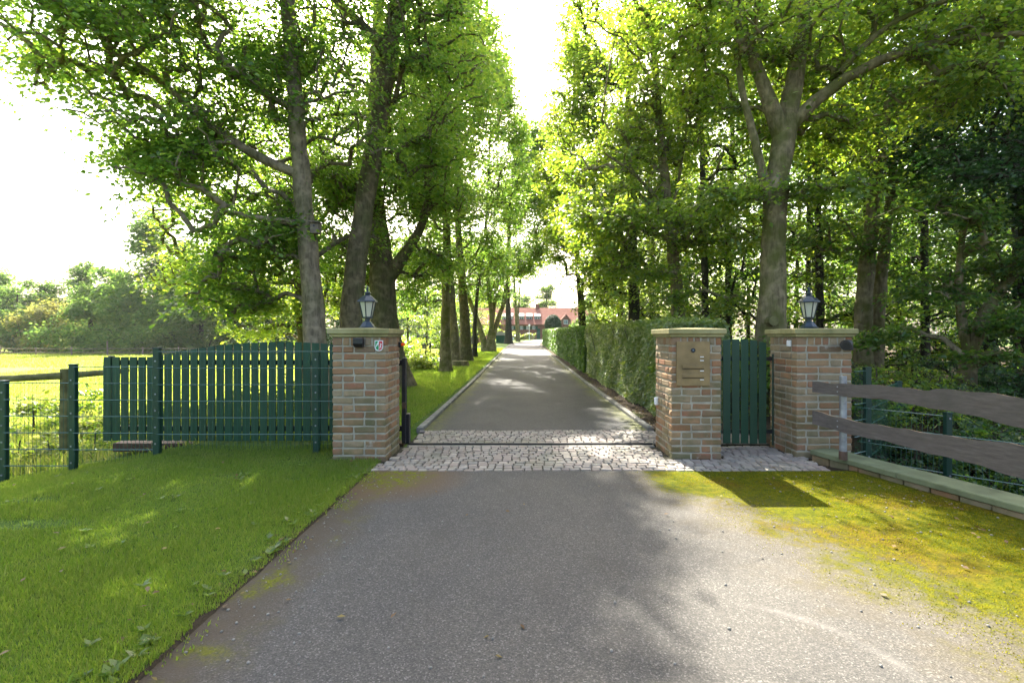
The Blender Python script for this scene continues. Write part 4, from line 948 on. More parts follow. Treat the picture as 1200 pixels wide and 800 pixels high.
tree('yew_tree', 'dark dense evergreen crown filling the upper right corner', (10.4, 10, -.2),
     [[(10.4, 10, -.3, .3), (10.4, 10, 2, .27), (10.3, 10, 5, .22), (10.2, 10, 10, .14)]],
     [B(1190, 130, 9.4, (1.3, 1.3, .9), 90), B(1160, 210, 9.4, (1.5, 1.2, .7), 80), B(1230, 220, 9.4, (1.2, 1.2, 1), 60), B(1100, 180, 10, (1.1, 1, .6), 50), B(1180, -20, 10, (2.2, 2, 1.5), 110), B(1250, 330, 9, (1, 1, .9), 40)],
     leaf='leaf_dark', bark_='bark_dark', nl=46, rs=.45, lf=.085, seed=57, droop=.5)

# ---- woodland behind: three kinds, copied
def wood_tree(seed, h, leafk, n=200, low=1.6, lf=.16):
    rng = np.random.default_rng(seed); bx = rng.uniform(-.4, .4, 2)
    pts = [(0, 0, -.3, .17), (0, 0, .3, .12), (bx[0] * .3, bx[1] * .3, h * .35, .09), (bx[0], bx[1], h * .7, .06), (bx[0] * 1.5, bx[1] * 1.5, h, .03)]
    bl = []
    for k in range(9):
        z = low + (h - low) * (k + .5) / 9; r_ = 1.9 * math.sin(math.pi * (.25 + .7 * (k / 9))) ; a = rng.uniform(0, 6.28); q = rng.uniform(.2, 1.3)
        bl.append(((q * math.cos(a), q * math.sin(a), z), (r_, r_, (h - low) / 14), n // 9))
    return tree('woodland_tree', 'slim tree in the shaded wood', (0, 0, 0), [pts], bl, leaf=leafk, bark_='bark_dark', nl=34, rs=.7, lf=lf*.85, seed=seed, sides=4)
protos = [wood_tree(71, 13, 'leaf_wood'), wood_tree(72, 15, 'leaf_wood', 180, 2.2), wood_tree(73, 12, 'leaf_beech', 170, 1.8)]
prng = random.Random(5); used = set(); cnt = 0
spots = []
for Yd, px_list in ((13.2, (960, 1080, 1190)), (15.5, (835, 905, 1010, 1130)), (19, (790, 860, 950, 1050, 1150)), (23, (740, 775, 830, 900, 960, 1020, 1090, 1160)),
                    (28, (722, 765, 810, 880, 940, 1010, 1080, 1170)), (35, (722, 745, 790, 850, 910, 980, 1060, 1150)), (46, (712, 745, 790, 850, 920, 1000, 1090)), (60, (705, 730, 790, 860))):
    for px in px_list: spots.append((px + prng.uniform(-8, 8), Yd + prng.uniform(-1, 1)))
for i, (px, Yd) in enumerate(spots):
    x = (px - CX) / FX * Yd; bright = Yd > 22 and px < 860
    k = 2 if (bright or prng.random() < .2) else prng.choice((0, 1)); src = protos[k]
    lab = 'slim shaded tree in the dense wood behind the right pillar and plank fence' if px > 840 else 'thin woodland tree behind the hedge left of the narrow gate'
    grp = 'dense wood behind the plank fence' if px > 840 else 'wood edge behind the hedge'
    sc = prng.uniform(.85, 1.15) * (1.15 if Yd > 40 else 1)
    if k not in used: used.add(k); src.location = (x, Yd, gzf(x, Yd)); src.rotation_euler.z = prng.uniform(0, 6); src['label'] = lab; src['group'] = grp
    else: copy_thing(src, (x, Yd, gzf(x, Yd)), prng.uniform(0, 6.28), sc, lab, grp)
# trees of the left edge behind the avenue
for i, (px, Yd, k) in enumerate(((478, 46, 2), (500, 52, 2), (520, 48, 2), (545, 55, 2), (560, 66, 2), (578, 72, 2))):
    x = (px - CX) / FX * Yd
    copy_thing(protos[k], (x, Yd, gzf(x, Yd)), i * 1.3, .95, 'leafy slender tree deeper in the left avenue beyond the leaning trunks', 'deeper avenue trees on the left')

# ---- undergrowth shrubs
def shrub(seed, leafk, r_=(1, 1, .7), n=60, lf=.09, name='woodland_shrub', label='leafy shrub', cat='shrub', zc=.7, nl=34, rs=.32, twigs=True):
    return tree(name, label, (0, 0, 0), [[(0, 0, -.3, .03), (.02, 0, .3, .025), (.05, .05, .6, .015)]], [((0, 0, zc), r_, n)], leaf=leafk, bark_='bark_twig', nl=nl, rs=rs, lf=lf, seed=seed, cat=cat, sides=3, twigs=twigs)
sp = [shrub(81, 'leaf_wood'), shrub(82, 'leaf_beech', (.9, .9, .9), 60, .085), shrub(83, 'leaf_dark', (1.1, 1.1, .8), 70, .08)]
used = set()
sl_ = [(990, 7.6), (1075, 7.2), (1130, 7.6), (1190, 7.2), (1040, 8.4), (960, 8.8), (870, 9.3), (846, 8.6), (1090, 6.3), (1160, 6.0), (1220, 6.0), (1195, 6.4), (1140, 6.6), (1100, 8.9), (1180, 9.2),
       (1230, 6.0), (880, 11), (930, 12), (985, 10.6), (1050, 11), (1120, 11.6), (1190, 12), (830, 12.5), (1240, 8), (1010, 14), (1070, 15), (1150, 15), (900, 15.5), (845, 16), (790, 16), (955, 17), (820, 20), (760, 21), (880, 21), (1010, 20), (1110, 20), (700, 30), (730, 30), (780, 28)]
for i, (px, Yd) in enumerate(sl_):
    x = (px - CX) / FX * Yd; z = gzf(x, Yd); k = (i * 7 + 3) % 3
    lab = 'leafy undergrowth bush in the ditch and wood behind the plank fence' if px > 940 else 'leafy undergrowth bush in the wood behind the hedge and narrow gate'
    g_ = 'undergrowth behind the plank fence' if px > 940 else 'undergrowth behind the narrow gate'
    sc = prng.uniform(.75, 1.15) * (.7 if Yd < 6.5 else 1.25 if Yd > 12 else .72 if px > 940 else 1)
    if k not in used: used.add(k); sp[k].location = (x, Yd, z); sp[k]['label'] = lab; sp[k]['group'] = g_; sp[k].scale = (sc,) * 3
    else: copy_thing(sp[k], (x, Yd, z), prng.uniform(0, 6), sc, lab, g_)

# ---- hedges
def hedge(label, x0, x1, y0, y1, h0, h1, leafk, n, lf, seed, rough=.05):
    rng = np.random.default_rng(seed); root = thing('clipped_hedge', label, 'hedge', (x0, y0, 0))
    nf = int(n * .55); nt = int(n * .33); ne = n - nf - nt; H = lambda y: np.interp(y, [y0, y1], [h0, h1])
    yf = y0 + (y1 - y0) * rng.uniform(0, 1, nf) ** 1.25; gy = rise(yf); zf = gy + .05 + (H(yf) - .05) * rng.uniform(0, 1, nf)
    xo = rough * 2 * np.sin(yf * 2.1 + np.sin(zf * 3)) + rough * np.sin(zf * 5 + yf * 4)
    pf_ = np.stack([x0 + xo * .6 + np.abs(rng.normal(0, rough, nf)), yf, zf], 1); nfv = np.tile([-1.0, 0, .35], (nf, 1))
    yt = y0 + (y1 - y0) * rng.uniform(0, 1, nt) ** 1.25; pt = np.stack([rng.uniform(x0, x1, nt), yt, rise(yt) + H(yt) + rng.normal(0, rough * 1.2, nt) + rough * np.sin(yt * 3)], 1); ntv = np.tile([0, 0, 1.0], (nt, 1))
    pe = np.stack([rng.uniform(x0, x1, ne), y0 + np.abs(rng.normal(0, rough, ne)), float(rise(y0)) + h0 * rng.uniform(0, 1, ne)], 1); nev = np.tile([0, -1.0, .3], (ne, 1))
    p = np.concatenate([pf_, pt, pe]); nv = np.concatenate([nfv, ntv, nev]); nr = unit(nv + rng.normal(0, .6, nv.shape) + np.array([0, 0, .3]))
    d = rng.normal(0, 1, p.shape) + np.array([0, 0, -.4]); d = unit(d - nr * (d * nr).sum(1)[:, None]); ln = lf * rng.uniform(.6, 1.3, len(p))
    V, Q = leaf_quads(p, d, nr, ln, ln * .6); link('foliage', np_mesh('foliage', V, Q, M[leafk]), root)
    segs = []
    for k in range(int((y1 - y0) * 9)):
        y = rng.uniform(y0 + .1, y1 - .1); x = rng.uniform(x0 + .08, x1 - .1); z = float(rise(y)); hh = float(H(y))
        segs.append((np.array([(x, y, z - .05), (x + rng.normal(0, .08), y + rng.normal(0, .08), z + hh * .5), (x + rng.normal(0, .18), y + rng.normal(0, .18), z + hh * .97)]), np.array([.018, .012, .004])))
    v, q = tubes_np(segs, 4); 
    core = MB(); core.v = [tuple(a) for a in v]; core.f = [tuple(int(i) for i in a) for a in q]; core.mi = [0] * len(core.f)
    core.build('stems', M['bark_dark'], root)
    yi = rng.uniform(y0 + .1, y1 - .05, int(n * .5)); pi = np.stack([rng.uniform(x0 + .12, x1 - .05, len(yi)), yi, rise(yi) + .1 + (H(yi) - .15) * rng.uniform(0, 1, len(yi))], 1)
    nr = unit(rng.normal(0, 1, pi.shape)); d = unit(np.cross(nr, rng.normal(0, 1, pi.shape))); ln = lf * 1.5 * rng.uniform(.7, 1.3, len(pi)); V, Q = leaf_quads(pi, d, nr, ln, ln * .7)
    link('inner_foliage', np_mesh('inner_foliage', V, Q, M[leafk]), root)
    return root
hedge('near tall hedge with glittering pale leaves ending beside the middle pillar', 2.36, 3.35, 8.1, 18.2, 1.62, 1.74, 'leaf_hedge', 95000, .07, 91, .035)
hedge('long smooth clipped hedge farther along the right of the drive', 2.33, 3.3, 18.5, 56, 1.7, 1.72, 'leaf_hedge_far', 60000, .11, 92, .03)

# ---- far trees beyond the field (left), hazy row behind the avenue
def far_tree(seed, leafk, h, w, n=110, lf=.5, low=.06):
    rng = np.random.default_rng(seed); bl = []
    for k in range(8):
        z = h * (low + (.92 - low) * (k + .5) / 8); r_ = w * (.85 - .6 * (k / 8) ** 1.8) * rng.uniform(.75, 1.15); a = rng.uniform(0, 6.28); q = rng.uniform(0, .45) * w
        bl.append(((q * math.cos(a), q * math.sin(a), z), (r_, r_, h / 7), n // 8))
    return tree('field_tree', 'x', (0, 0, 0), [[(0, 0, -.5, .35), (0, 0, h * .4, .25), (.3, 0, h * .9, .08)]], bl, leaf=leafk, bark_='bark_dark', nl=46, rs=1.2, lf=lf, seed=seed, sides=4, droop=.4, flat=.3)
fp = [far_tree(101, 'leaf_far', 10.5, 4.4, 220, .34), far_tree(102, 'leaf_far_warm', 7.5, 3.8, 140, .34), far_tree(103, 'leaf_far', 16, 4.4, 260, .36, .1), far_tree(104, 'leaf_far', 8, 4.4, 190, .32)]
fl = [(-40, 76, 0, 1.05, 'pale green tree at the left edge beyond the paddock fence'), (18, 74, 3, 1.0, 'dense low bush tree beyond the paddock fence, leftmost dark one'), (50, 78, 0, .85, 'rounded tree beyond the paddock fence left of the yellowish one'),
      (66, 72, 1, .9, 'yellowish tree beyond the paddock fence'), (100, 82, 2, .78, 'tall airy tree standing above the others at the far side of the field'), (106, 71, 3, .95, 'dark bushy tree in front of the tall airy one'),
      (138, 73, 0, .95, 'middle height tree between the airy tree and the tallest one'), (183, 70, 2, 1.02, 'tallest feathery tree at the far side of the field'), (160, 67, 3, .9, 'dark low tree at the foot of the tallest far tree'), (200, 67, 3, .95, 'broad dark tree touching the hanging branches'),
      (235, 68, 3, 1.1, 'dark tree just above the stepped top of the sliding gate'), (275, 70, 0, 1.1, 'green tree behind the hanging yellow green branches'), (320, 74, 0, 1.0, 'far tree glimpsed behind the arched gate'), (-10, 80, 0, 1.0, 'tall pale tree at the left border of the far row'),
      (222, 74, 0, 1.25, 'tall green tree right of the tallest feathery one'), (365, 78, 0, 1.1, 'far tree glimpsed just left of the pale trunk'), (410, 84, 0, 1.1, 'far tree glimpsed between the two biggest trunks')]
used = set()
for i, (px, Yd, k, sc, lab) in enumerate(fl):
    Yd += 8; sc *= 1.08
    x = (px - CX) / FX * Yd; z = gzf(x, Yd)
    if k not in used: used.add(k); fp[k].location = (x, Yd, z); fp[k].scale = (sc * 1.15, sc * 1.15, sc * 1.25); fp[k]['label'] = lab; fp[k]['group'] = 'trees beyond the field'
    else: copy_thing(fp[k], (x, Yd, z), i * 1.7, sc * 1.3, lab, 'trees beyond the field')
for i, px in enumerate((440, 462, 480, 496, 514, 532, 550, 566, 583)):
    Yd = 120 + (i % 3) * 8; x = (px - CX) / FX * Yd
    copy_thing(fp[0], (x, Yd, gzf(x, Yd)), i * 1.1, 1.35, 'hazy tree in the row seen between the avenue trunks across the field', 'hazy far row between the trunks')
hedge_far = thing('field_hedge', 'dark clipped hedge at the far end of the field between the avenue trunks', 'hedge', (-30, 108, -1.2))
rng = np.random.default_rng(5); n = 9000
p = np.stack([rng.uniform(-40, -6, n), 108 + rng.uniform(0, 1.2, n), rng.uniform(-1.3, 1.5, n)], 1); nr = unit(rng.normal(0, .5, p.shape) + np.array([0, -1, .6])); d = unit(np.cross(nr, rng.normal(0, 1, p.shape)))
V_, Q_ = leaf_quads(p, d, nr, np.full(n, .45), np.full(n, .35)); link('foliage', np_mesh('foliage', V_, Q_, M['leaf_topiary']), hedge_far)
for i, (px, Yd, k, sc, lab) in enumerate(((640, 118, 2, .85, 'airy tree rising behind the ridge of the house'), (612, 122, 0, 1.05, 'tree behind the chimney of the house'), (692, 105, 1, .9, 'bushy tree at the right gable of the house'), (700, 95, 0, 1.1, 'green tree between the house and the wood'))):
    x = (px - CX) / FX * Yd; copy_thing(fp[k], (x, Yd, gzf(x, Yd)), i * 2.1, sc, lab, 'trees round the house')

# ---- grass
def blades(name, pts, hh, ww, mat, seed, lean=.5, kind='stuff', n_per=1):
    rng = np.random.default_rng(seed); n = len(pts); a = rng.uniform(0, 2 * math.pi, n); s = np.stack([np.cos(a), np.sin(a), np.zeros(n)], 1) * (ww * rng.uniform(.6, 1.3, n))[:, None] * .5
    h = hh * rng.uniform(.5, 1.25, n); b_ = rng.uniform(0, 2 * math.pi, n); l = h * lean * rng.uniform(.1, 1.2, n)
    off = np.stack([np.cos(b_) * l, np.sin(b_) * l, h], 1); mid = off * np.array([.35, .35, .55])
    V = np.stack([pts - s, pts + s, pts + mid + s * .8, pts + off, pts + mid - s * .8], 1).reshape(-1, 3)
    f = np.arange(n * 5).reshape(-1, 5); return link(name, np_mesh(name, V, f, M[mat]), kind=kind)
def scatter(n, xa, xb, ya, yb, seed, dens_pow=2.0, cond=None):
    rng = np.random.default_rng(seed); u = rng.uniform(0, 1, n); y = ya * (yb / ya) ** u if ya > 0 else rng.uniform(ya, yb, n)
    x = rng.uniform(xa, xb, n); 
    m = np.ones(n, bool)
    if cond is not None: m = cond(x, y)
    x, y = x[m], y[m]; z = gz(x, y); 
    return np.stack([x, y, z + .005 + np.sin(x * 2.3 + y) * np.sin(y * 1.9 - x) * .012], 1)
def vis(x, y): return (x > -1.12 * y - .4)
def patchy(x, y, r, f=3.1): return (np.sin(x * f + np.sin(y * f * .7) * 2) * np.sin(y * f * .9 + np.sin(x * f * .6) * 2)) * .5 + r
g1 = np.random.default_rng(3)
pts = scatter(520000, -7.6, -1.6, 1.5, 6.4, 201, cond=lambda x, y: vis(x, y) & (x < -1.575 + .03 * np.sin(y * 7) + .03 * np.sin(y * 17)) & ~((x > -2.25) & (y > 5.62)) & (patchy(x, y, g1.uniform(0, 1, len(x)), 2.2) > -.12))
bare = np.zeros(len(pts), bool)
for ex, ey, ax_, ay_ in ((-3.8, 3.75, .55, .13), (-4.3, 4.3, .4, .1), (-2.9, 5.0, .22, .05), (-2.25, 4.9, .16, .04), (-3.4, 5.35, .25, .05)):
    bare |= ((pts[:, 0] - ex) / ax_) ** 2 + ((pts[:, 1] - ey) / ay_) ** 2 + g1.uniform(-.5, .5, len(pts)) < .8
pts = pts[~bare | (g1.uniform(0, 1, len(pts)) < .12)]
hv = .024 + .022 * (np.sin(pts[:, 0] * 3 + pts[:, 1]) * np.sin(pts[:, 1] * 2.6) * .5 + .5) + .03 * sst(-3.0, -1.6, pts[:, 0]) * sst(3.6, 5.4, pts[:, 1])
blades('grass', pts, hv, .0038, 'grass', 211)
pts = scatter(7000, -7.6, -1.62, 1.5, 6.3, 202, cond=lambda x, y: vis(x, y) & ~((x > -2.25) & (y > 5.6)) & (patchy(x, y, g1.uniform(0, 1, len(x)), 1.3) > .75))
blades('grass', pts, np.full(len(pts), .07), .007, 'grass', 212, .8)
pts = scatter(170000, -6.2, -1.62, 6.7, 45, 203, cond=lambda x, y: ~((x > -1.72)) & (x > -4.2 - .0 * y))
blades('grass', pts, .045 + .0015 * pts[:, 1], .006 + .0008 * 8, 'grass', 213)
pts = scatter(160000, -30, -4.3, 6.5, 34, 204, cond=lambda x, y: (x > -1.15 * y - 1) & (patchy(x, y, g1.uniform(0, 1, len(x)), 1.1) > .1))
blades('field_grass', pts, .09 + .1 * (np.sin(pts[:, 0] * 1.7) * np.sin(pts[:, 1] * 1.3) > .1), .012 + .001 * 6, 'grass_field', 214, .7)
pts = scatter(60000, -80, -4.5, 34, 100, 206); blades('field_grass', pts, np.full(len(pts), .2), .07, 'grass_field', 216, .7)
pts = scatter(2600, -1.7, -1.5, 1.6, 5.2, 207, cond=lambda x, y: patchy(x, y, g1.uniform(0, 1, len(x)), 4) > .7); pts[:, 2] = .004
blades('moss_tufts', pts, np.full(len(pts), .018), .008, 'grass', 217)
def mossy(x, y):
    d = 3.35 + (5.75 - y) * .27 - x; r = g1.uniform(0, 1, len(x))
    return (d > .02) & ((r < np.clip(1.15 - d / 2.1, 0, 1) * (.35 + .65 * (np.sin(x * 5 + y * 2.2) * np.sin(y * 4.3 - x * 3) > -.3))) | ((y > 4.75) & (x > 1.5) & (r < .6))) & (y < 5.22)
pts = scatter(140000, .9, 4.4, 1.9, 5.22, 221, cond=mossy); pts[:, 2] = .001
blades('moss', pts, np.full(len(pts), .006), .006, 'moss', 222, 1.0)
rng = np.random.default_rng(44); n = 110; wc = np.stack([rng.uniform(-5.5, -1.62, n), 1.8 + rng.uniform(0, 1, n) ** 1.3 * 4.0, np.zeros(n)], 1); wc[: n // 2, 0] = -1.62 - np.abs(rng.normal(0, .12, n // 2))
wc[:, 2] = gz(wc[:, 0], wc[:, 1]) + .025; w_ = np.repeat(wc, 7, 0); a_ = rng.uniform(0, 6.28, len(w_)); d_ = unit(np.stack([np.cos(a_), np.sin(a_), rng.uniform(.1, .7, len(w_))], 1)); n_ = unit(np.array([0, 0, 1.0]) - d_ * d_[:, 2:3])
l_ = rng.uniform(.02, .06, len(w_)); V_, Q_ = leaf_quads(w_, d_, n_, l_, l_ * .55); link('lawn_weeds', np_mesh('lawn_weeds', V_, Q_, M['leaf_beech']), kind='stuff')
rng = np.random.default_rng(12); mb = MB()
for k in range(420):
    y = rng.uniform(1.9, 5.1); x = rng.choice((-1.55 + abs(rng.normal(0, .25)), 3.3 + (5.75 - y) * .27 - abs(rng.normal(0, .7)), rng.uniform(-1.4, 3.2))); r_ = rng.uniform(.003, .009)
    mb.cbox((x, y, r_ * .4), (r_ * 2, r_ * 1.6, r_ * 1.4), r_ * .5, rng.uniform(0, 6))
mb.build('grit', M['kerb'], kind='stuff')
# rough weeds and bright bushes at the field edge
wp = [shrub(84, 'grass_field', (.8, .8, .4), 34, .13, 'weed_clump', 'x', 'weeds', .35, 30, .35, False), shrub(85, 'leaf_beech', (.7, .7, .5), 30, .1, 'weed_clump', 'x', 'weeds', .35, 30, .3, False)]
used = set()
for i, (px, Yd, k, sc) in enumerate(((480, 26, 0, 1.6), (497, 24, 1, 1.5), (505, 27, 1, 1.6), (488, 21, 0, 1.1), (470, 30, 0, 1.6), (60, 7.4, 0, .5), (110, 7.3, 1, .5), (20, 7.6, 1, .5), (90, 8.6, 0, .8), (40, 9.5, 1, .8), (130, 10, 0, .8), (1, 11, 0, 1), (75, 12, 1, 1), (200, 10, 0, .9), (260, 11, 0, .9), (320, 10, 1, .8))):
    x = (px - CX) / FX * Yd; z = gzf(x, Yd); lab = 'bright weed clump in the field between the avenue trunks' if px > 400 else 'straggly weed clump in the field behind the wire mesh fence'; g_ = 'weeds at the avenue' if px > 400 else 'weeds behind the mesh fence'
    if k not in used: used.add(k); wp[k].location = (x, Yd, z); wp[k].scale = (sc,) * 3; wp[k]['label'] = lab; wp[k]['group'] = g_
    else: copy_thing(wp[k], (x, Yd, z), i * 1.9, sc, lab, g_)
# leaf litter: on the drive edges, setts and soil bed
rng = np.random.default_rng(9)
lp = [np.stack([rng.uniform(1.95, 2.6, 1600), 7.4 + rng.uniform(0, 1, 1600) ** 1.8 * 16, np.full(1600, .045)], 1), np.stack([rng.uniform(-1.9, -1.45, 90), rng.uniform(1.8, 5.2, 90), np.full(90, .012)], 1),
      np.stack([rng.uniform(-1.4, 3.6, 60), rng.uniform(1.9, 7.3, 60), np.full(60, .014)], 1), np.stack([rng.uniform(-5, -1.7, 70), rng.uniform(1.9, 5.6, 70), np.full(70, .05)], 1), np.stack([rng.uniform(2.4, 3.7, 120), rng.uniform(3.4, 5.7, 120), np.full(120, .012)], 1)]
p = np.concatenate(lp); nr = unit(rng.normal(0, .25, p.shape) + np.array([0, 0, 1])); d = unit(np.cross(nr, rng.normal(0, 1, p.shape))); ln = rng.uniform(.015, .05, len(p)); V_, Q_ = leaf_quads(p, d, nr, ln, ln * .6)
link('leaf_litter', np_mesh('leaf_litter', V_, Q_, M['litter']), kind='stuff')

# ------------------------------------------------------------------ small things along the avenue
bb = thing('bird_box', 'small weathered bird box hung on the pale trunk', 'bird box', (-3.92, 9.3, 3.5))
v = P(370, 268, 9.36); mb = MB(); mb.cbox((v.x, v.y, v.z), (.16, .16, .2), .006); mb.build('box', M['grey_wood'], bb)
mb = MB(); mb.cbox((v.x, v.y - .02, v.z + .11), (.2, .22, .02), .004, .05); mb.build('roof', M['grey_wood'], bb); mb = MB(); mb.tube([(v.x, v.y - .079, v.z + .04), (v.x, v.y - .086, v.z + .04)], .022, 12); mb.build('entrance_hole', M['black'], bb)
st = thing('tree_stump', 'low mossy stump on the verge between the avenue trunks', 'stump', (-2.55, 22, .05))
mb = MB(); x = P(538, 430, 22.3).x; mb.lathe((x, 22.3, gzf(x, 22.3)), [(.55, -.05), (.46, .08), (.42, .24), (.38, .26)], 12); mb.build('stump_body', M['bark_moss'], st, smooth=False)
x = P(553, 420, 29.5).x; z = gzf(x, 29.5); gb = thing('garden_box', 'small dark box standing at the foot of the thin slanting trunk', 'box', (x, 29.5, z))
mb = MB(); mb.cbox((x - .1, 29.3, z + .22), (.3, .25, .44), .01); mb.build('box', M['black'], gb); mb = MB(); mb.cbox((x - .1, 29.3, z + .455), (.34, .29, .03), .006); mb.build('lid', M['black'], gb)
lp_ = thing('burl', 'x', 'x'); bpy.data.objects.remove(lp_)
sn = thing('cut_branch_end', 'pale sawn branch stub at the foot of the big mossy trunk', 'branch stub', (4.5, 8.9, 1.5)); v = P(907, 376, 8.85)
mb = MB(); mb.tube([(v.x + .02, v.y + .3, v.z), (v.x, v.y, v.z)], [.11, .085], 11); mb.build('stub', [M['old_wood']], sn)

# ------------------------------------------------------------------ the house
hs = thing('farmhouse', 'long brick house with red tiled roof and dormers at the end of the drive', 'house', (3, 100, .85))
H0 = .6; Yh = 100.0
def hx(px): return (px - CX) / FX * Yh
def hz(py): return CAMZ - (py - CY) / FX * Yh
xl, xr = hx(560), hx(704); ze, zr = hz(379.5), hz(359.7)
mb = MB(); mb.box(xl, xr, Yh, Yh + 10, H0 - .5, ze + .1); mb.build('wall', M['house_brick'], hs)
for sx in (xl, xr):
    mb = MB(); mb.prism([(Yh, ze), (Yh + 5, zr - .1), (Yh + 10, ze)], 'x', sx - .02 if sx == xl else sx - .2, sx + .2 if sx == xl else sx + .02); mb.build('gable_wall', M['house_brick'], hs)
mb = MB(); t_ = .16
mb.prism([(Yh - .6, ze - .25), (Yh + 5, zr), (Yh + 10.6, ze - .25), (Yh + 10.6, ze - .25 + t_), (Yh + 5, zr + t_), (Yh - .6, ze - .25 + t_)], 'x', xl - .4, xr + .4); rfo = mb.build('roof', M['roof'], hs)
mb = MB(); cxx = hx(630.5); mb.box(cxx - .4, cxx + .4, Yh + 4.6, Yh + 5.4, zr - .4, zr + .9); mb.build('chimney', M['house_brick'], rfo)
def roof_y(z): return Yh - .6 + (z - (ze - .25)) / (zr - (ze - .25)) * 5.6
for pa, pb in ((586, 593), (597.2, 601.3), (607.5, 614.5), (616.2, 624.3), (626, 634.2)):
    a, b_ = hx(pa), hx(pb); zt, zm, zb_, = hz(366.2), hz(370.2), hz(374)
    yfr = roof_y(zb_) - .05; dm = MB()
    dm.box(a, b_, yfr, roof_y(zm) + .6, zb_ - .15, zm - .04); o = dm.build('dormer', M['house_brick'], hs)
    dm = MB(); dm.prism([(yfr - .3, zm - .08), (roof_y(zt) + .15, zt), (roof_y(zt) + .15, zt + .1), (yfr - .3, zm + .04)], 'x', a + .05, b_ - .05); dm.build('dormer_roof', M['zinc'], o)
    dm = MB(); dm.box(a + .15, b_ - .15, yfr - .05, yfr - .01, zb_ + .02, zm - .1, 0); o2 = dm.build('window', M['white'], o)
    dm = MB(); w_ = (b_ - a - .3); dm.box(a + .24, a + .15 + w_ / 2 - .04, yfr - .08, yfr - .052, zb_ + .09, zm - .16); dm.box(a + .15 + w_ / 2 + .04, b_ - .24, yfr - .08, yfr - .052, zb_ + .09, zm - .16); dm.build('window_pane', M['pane'], o)
for pc in (604.3, 615.5, 625.2, 635.6):
    a = hx(pc); dm = MB(); z0_, z1_ = hz(379.2), hz(366.8); dm.prism([(roof_y(z0_) + .1, z0_ + .2), (roof_y(z1_) + .1, z1_ + .2), (roof_y(z1_) + .1, z1_ + .05), (roof_y(z0_) + .1, z0_ + .05)], 'x', a - .12, a + .12); dm.build('roof_gutter', M['zinc'], rfo)
# gabled dormer
a, b_ = hx(658.5), hx(666.5); yg = Yh - 1.2; zb_ = H0 - .3; zt = hz(374.6); zp = hz(369.7)
dm = MB(); dm.box(a, b_, yg, Yh + .5, zb_, zt); dm.prism([(a, zt), (b_, zt), ((a + b_) / 2, zp - .1)][::-1], 'y', yg, Yh + 2); o = dm.build('cross_gable', M['house_brick'], hs)
dm = MB(); mm_ = (a + b_) / 2; dm.prism([(a - .35, zt - .25), (mm_, zp + .05), (b_ + .35, zt - .25), (b_ + .35, zt - .1), (mm_, zp + .22), (a - .35, zt - .1)][::-1], 'y', yg - .35, Yh + 2.5); dm.build('gable_roof', M['roof'], o)
dm = MB(); dm.box(mm_ - .42, mm_ + .42, yg - .05, yg - .01, hz(380), hz(375)); dm.build('window', M['white'], o); dm = MB(); dm.box(mm_ - .33, mm_ - .04, yg - .08, yg - .052, hz(379.6), hz(375.4)); dm.box(mm_ + .04, mm_ + .33, yg - .08, yg - .052, hz(379.6), hz(375.4)); dm.build('window_pane', M['pane'], o)
for pc, w_ in ((570, 3), (582, 3), (600, 3), (611.3, 3.2), (618.5, 3.2), (625.5, 3.2)):
    a, b_ = hx(pc - w_ / 2), hx(pc + w_ / 2); z0_, z1_ = hz(386), hz(382)
    dm = MB(); dm.box(a, b_, Yh - .05, Yh - .01, z0_, z1_); o = dm.build('window', M['white'], hs)
    dm = MB(); dm.box(a + .06, (a + b_) / 2 - .04, Yh - .08, Yh - .052, z0_ + .06, z1_ - .06); dm.box((a + b_) / 2 + .04, b_ - .06, Yh - .08, Yh - .052, z0_ + .06, z1_ - .06); dm.build('pane', M['pane'], o)
    for q in (a - .28, b_ + .28): dm = MB(); dm.box(q - .24, q + .24, Yh - .07, Yh - .011, z0_, z1_); dm.build('shutter', M['shutter'], hs)
dm = MB(); dm.box(hx(629), hx(633), Yh - .06, Yh - .01, H0, hz(385)); dm.build('door', M['shutter'], hs)
# things in the garden
x = P(648, 380, 84).x; tp = thing('topiary_yew', 'rounded dark green clipped yew in front of the house above the hedge', 'topiary', (x, 84, .7))
rng = np.random.default_rng(77); n = 9000; u = unit(rng.normal(0, 1, (n, 3))); pz = u * np.array([1.38, 1.38, 1.5]) * rng.uniform(.9, 1.02, (n, 1)); pz[:, 2] = np.where(pz[:, 2] > 0, pz[:, 2] * 1.15, pz[:, 2]); p = pz + np.array([x, 84, 3.35]); nr = unit(u + rng.normal(0, .4, u.shape)); d = unit(np.cross(nr, rng.normal(0, 1, u.shape)))
V_, Q_ = leaf_quads(p, d, nr, np.full(n, .2), np.full(n, .11)); link('foliage', np_mesh('foliage', V_, Q_, M['leaf_topiary']), tp); mb = MB(); mb.tube([(x, 84, .4), (x, 84, 3.4)], [.12, .08], 7); mb.build('stem', M['bark_dark'], tp)
fb = [('flower bed bush with pink and yellow blossom before the house', 614, 'flower', .85), ('yellow green bush beside the blossom bed', 621, 'leaf_hedge', 1.0), ('small leafy bush right of the blossom bed', 609, 'leaf_beech', .9), ('pale bush at the left of the house lawn', 599, 'leaf_hedge', 1.3)]
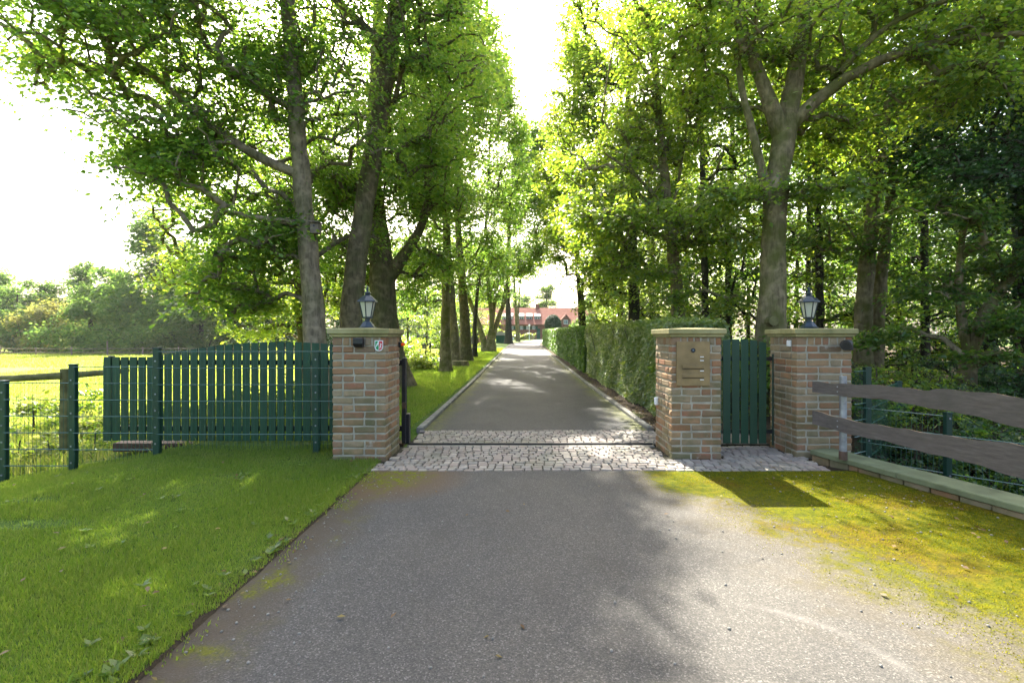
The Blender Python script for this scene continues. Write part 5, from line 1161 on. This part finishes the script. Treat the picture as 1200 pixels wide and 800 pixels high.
for i, (lab, px, lk, sc) in enumerate(fb):
    x = P(px, 395, 90).x; o = shrub(120 + i, lk, (1.0, .8, .6), 40, .2, 'garden_bush', lab, 'bush', .6, 30, .4); o.location = (x, 90, gzf(x, 90)); o.scale = (sc,) * 3
x = P(620.3, 395, 86).x; lpst = thing('lamp_post', 'slender pale post standing before the house windows', 'lamp post', (x, 86, .7))
mb = MB(); mb.tube([(x, 86, .6), (x, 86, 3.1)], [.07, .05], 8); mb.build('pole', M['white'], lpst); mb = MB(); mb.lathe((x, 86, 3.1), [(.06, 0), (.16, .1), (.16, .3), (.04, .42)], 8); mb.build('lamp_head', M['white'], lpst)
x = P(600, 397, 88).x; wb = thing('garden_trough', 'small white box low on the lawn before the house', 'trough', (x, 88, .72)); mb = MB(); mb.cbox((x, 88, 1.0), (.7, .45, .5), .02); mb.build('trough', M['white'], wb); mb = MB(); mb.cbox((x, 87.765, 1.0), (.35, .02, .25), .01); mb.build('panel', M['pane'], wb)
x = P(590, 396, 66).x; sh = thing('garden_shed', 'small dark green cabin with pale roof behind the far trunks', 'shed', (x, 66, .5)); z = gzf(x, 66)
mb = MB(); mb.box(x - 1.0, x + 1.0, 66, 67.6, z - .1, z + 1.05); mb.build('wall', M['shutter'], sh); mb = MB(); mb.prism([(x - 1.15, z + 1.05), (x + 1.15, z + 1.05), (x + .9, z + 1.5), (x - .9, z + 1.5)][::-1], 'y', 65.85, 67.75); mb.build('roof', M['zinc'], sh)

for m in bpy.data.materials: m.use_backface_culling = False

# ------------------------------------------------------------------ air
hm = bpy.data.materials.new('haze_air'); hm.use_nodes = True; nt = hm.node_tree; nt.nodes.clear()
ho = nt.nodes.new('ShaderNodeOutputMaterial'); pv = nt.nodes.new('ShaderNodeVolumePrincipled'); pv.inputs['Color'].default_value = (.95, .97, 1, 1)
pv.inputs['Density'].default_value = .00015; pv.inputs['Anisotropy'].default_value = .35; nt.links.new(pv.outputs[0], ho.inputs['Volume'])
mb = MB(); mb.box(-402, 402, -32, 702, -3.5, 26.0); hz_ = mb.build('haze', hm, kind='stuff')
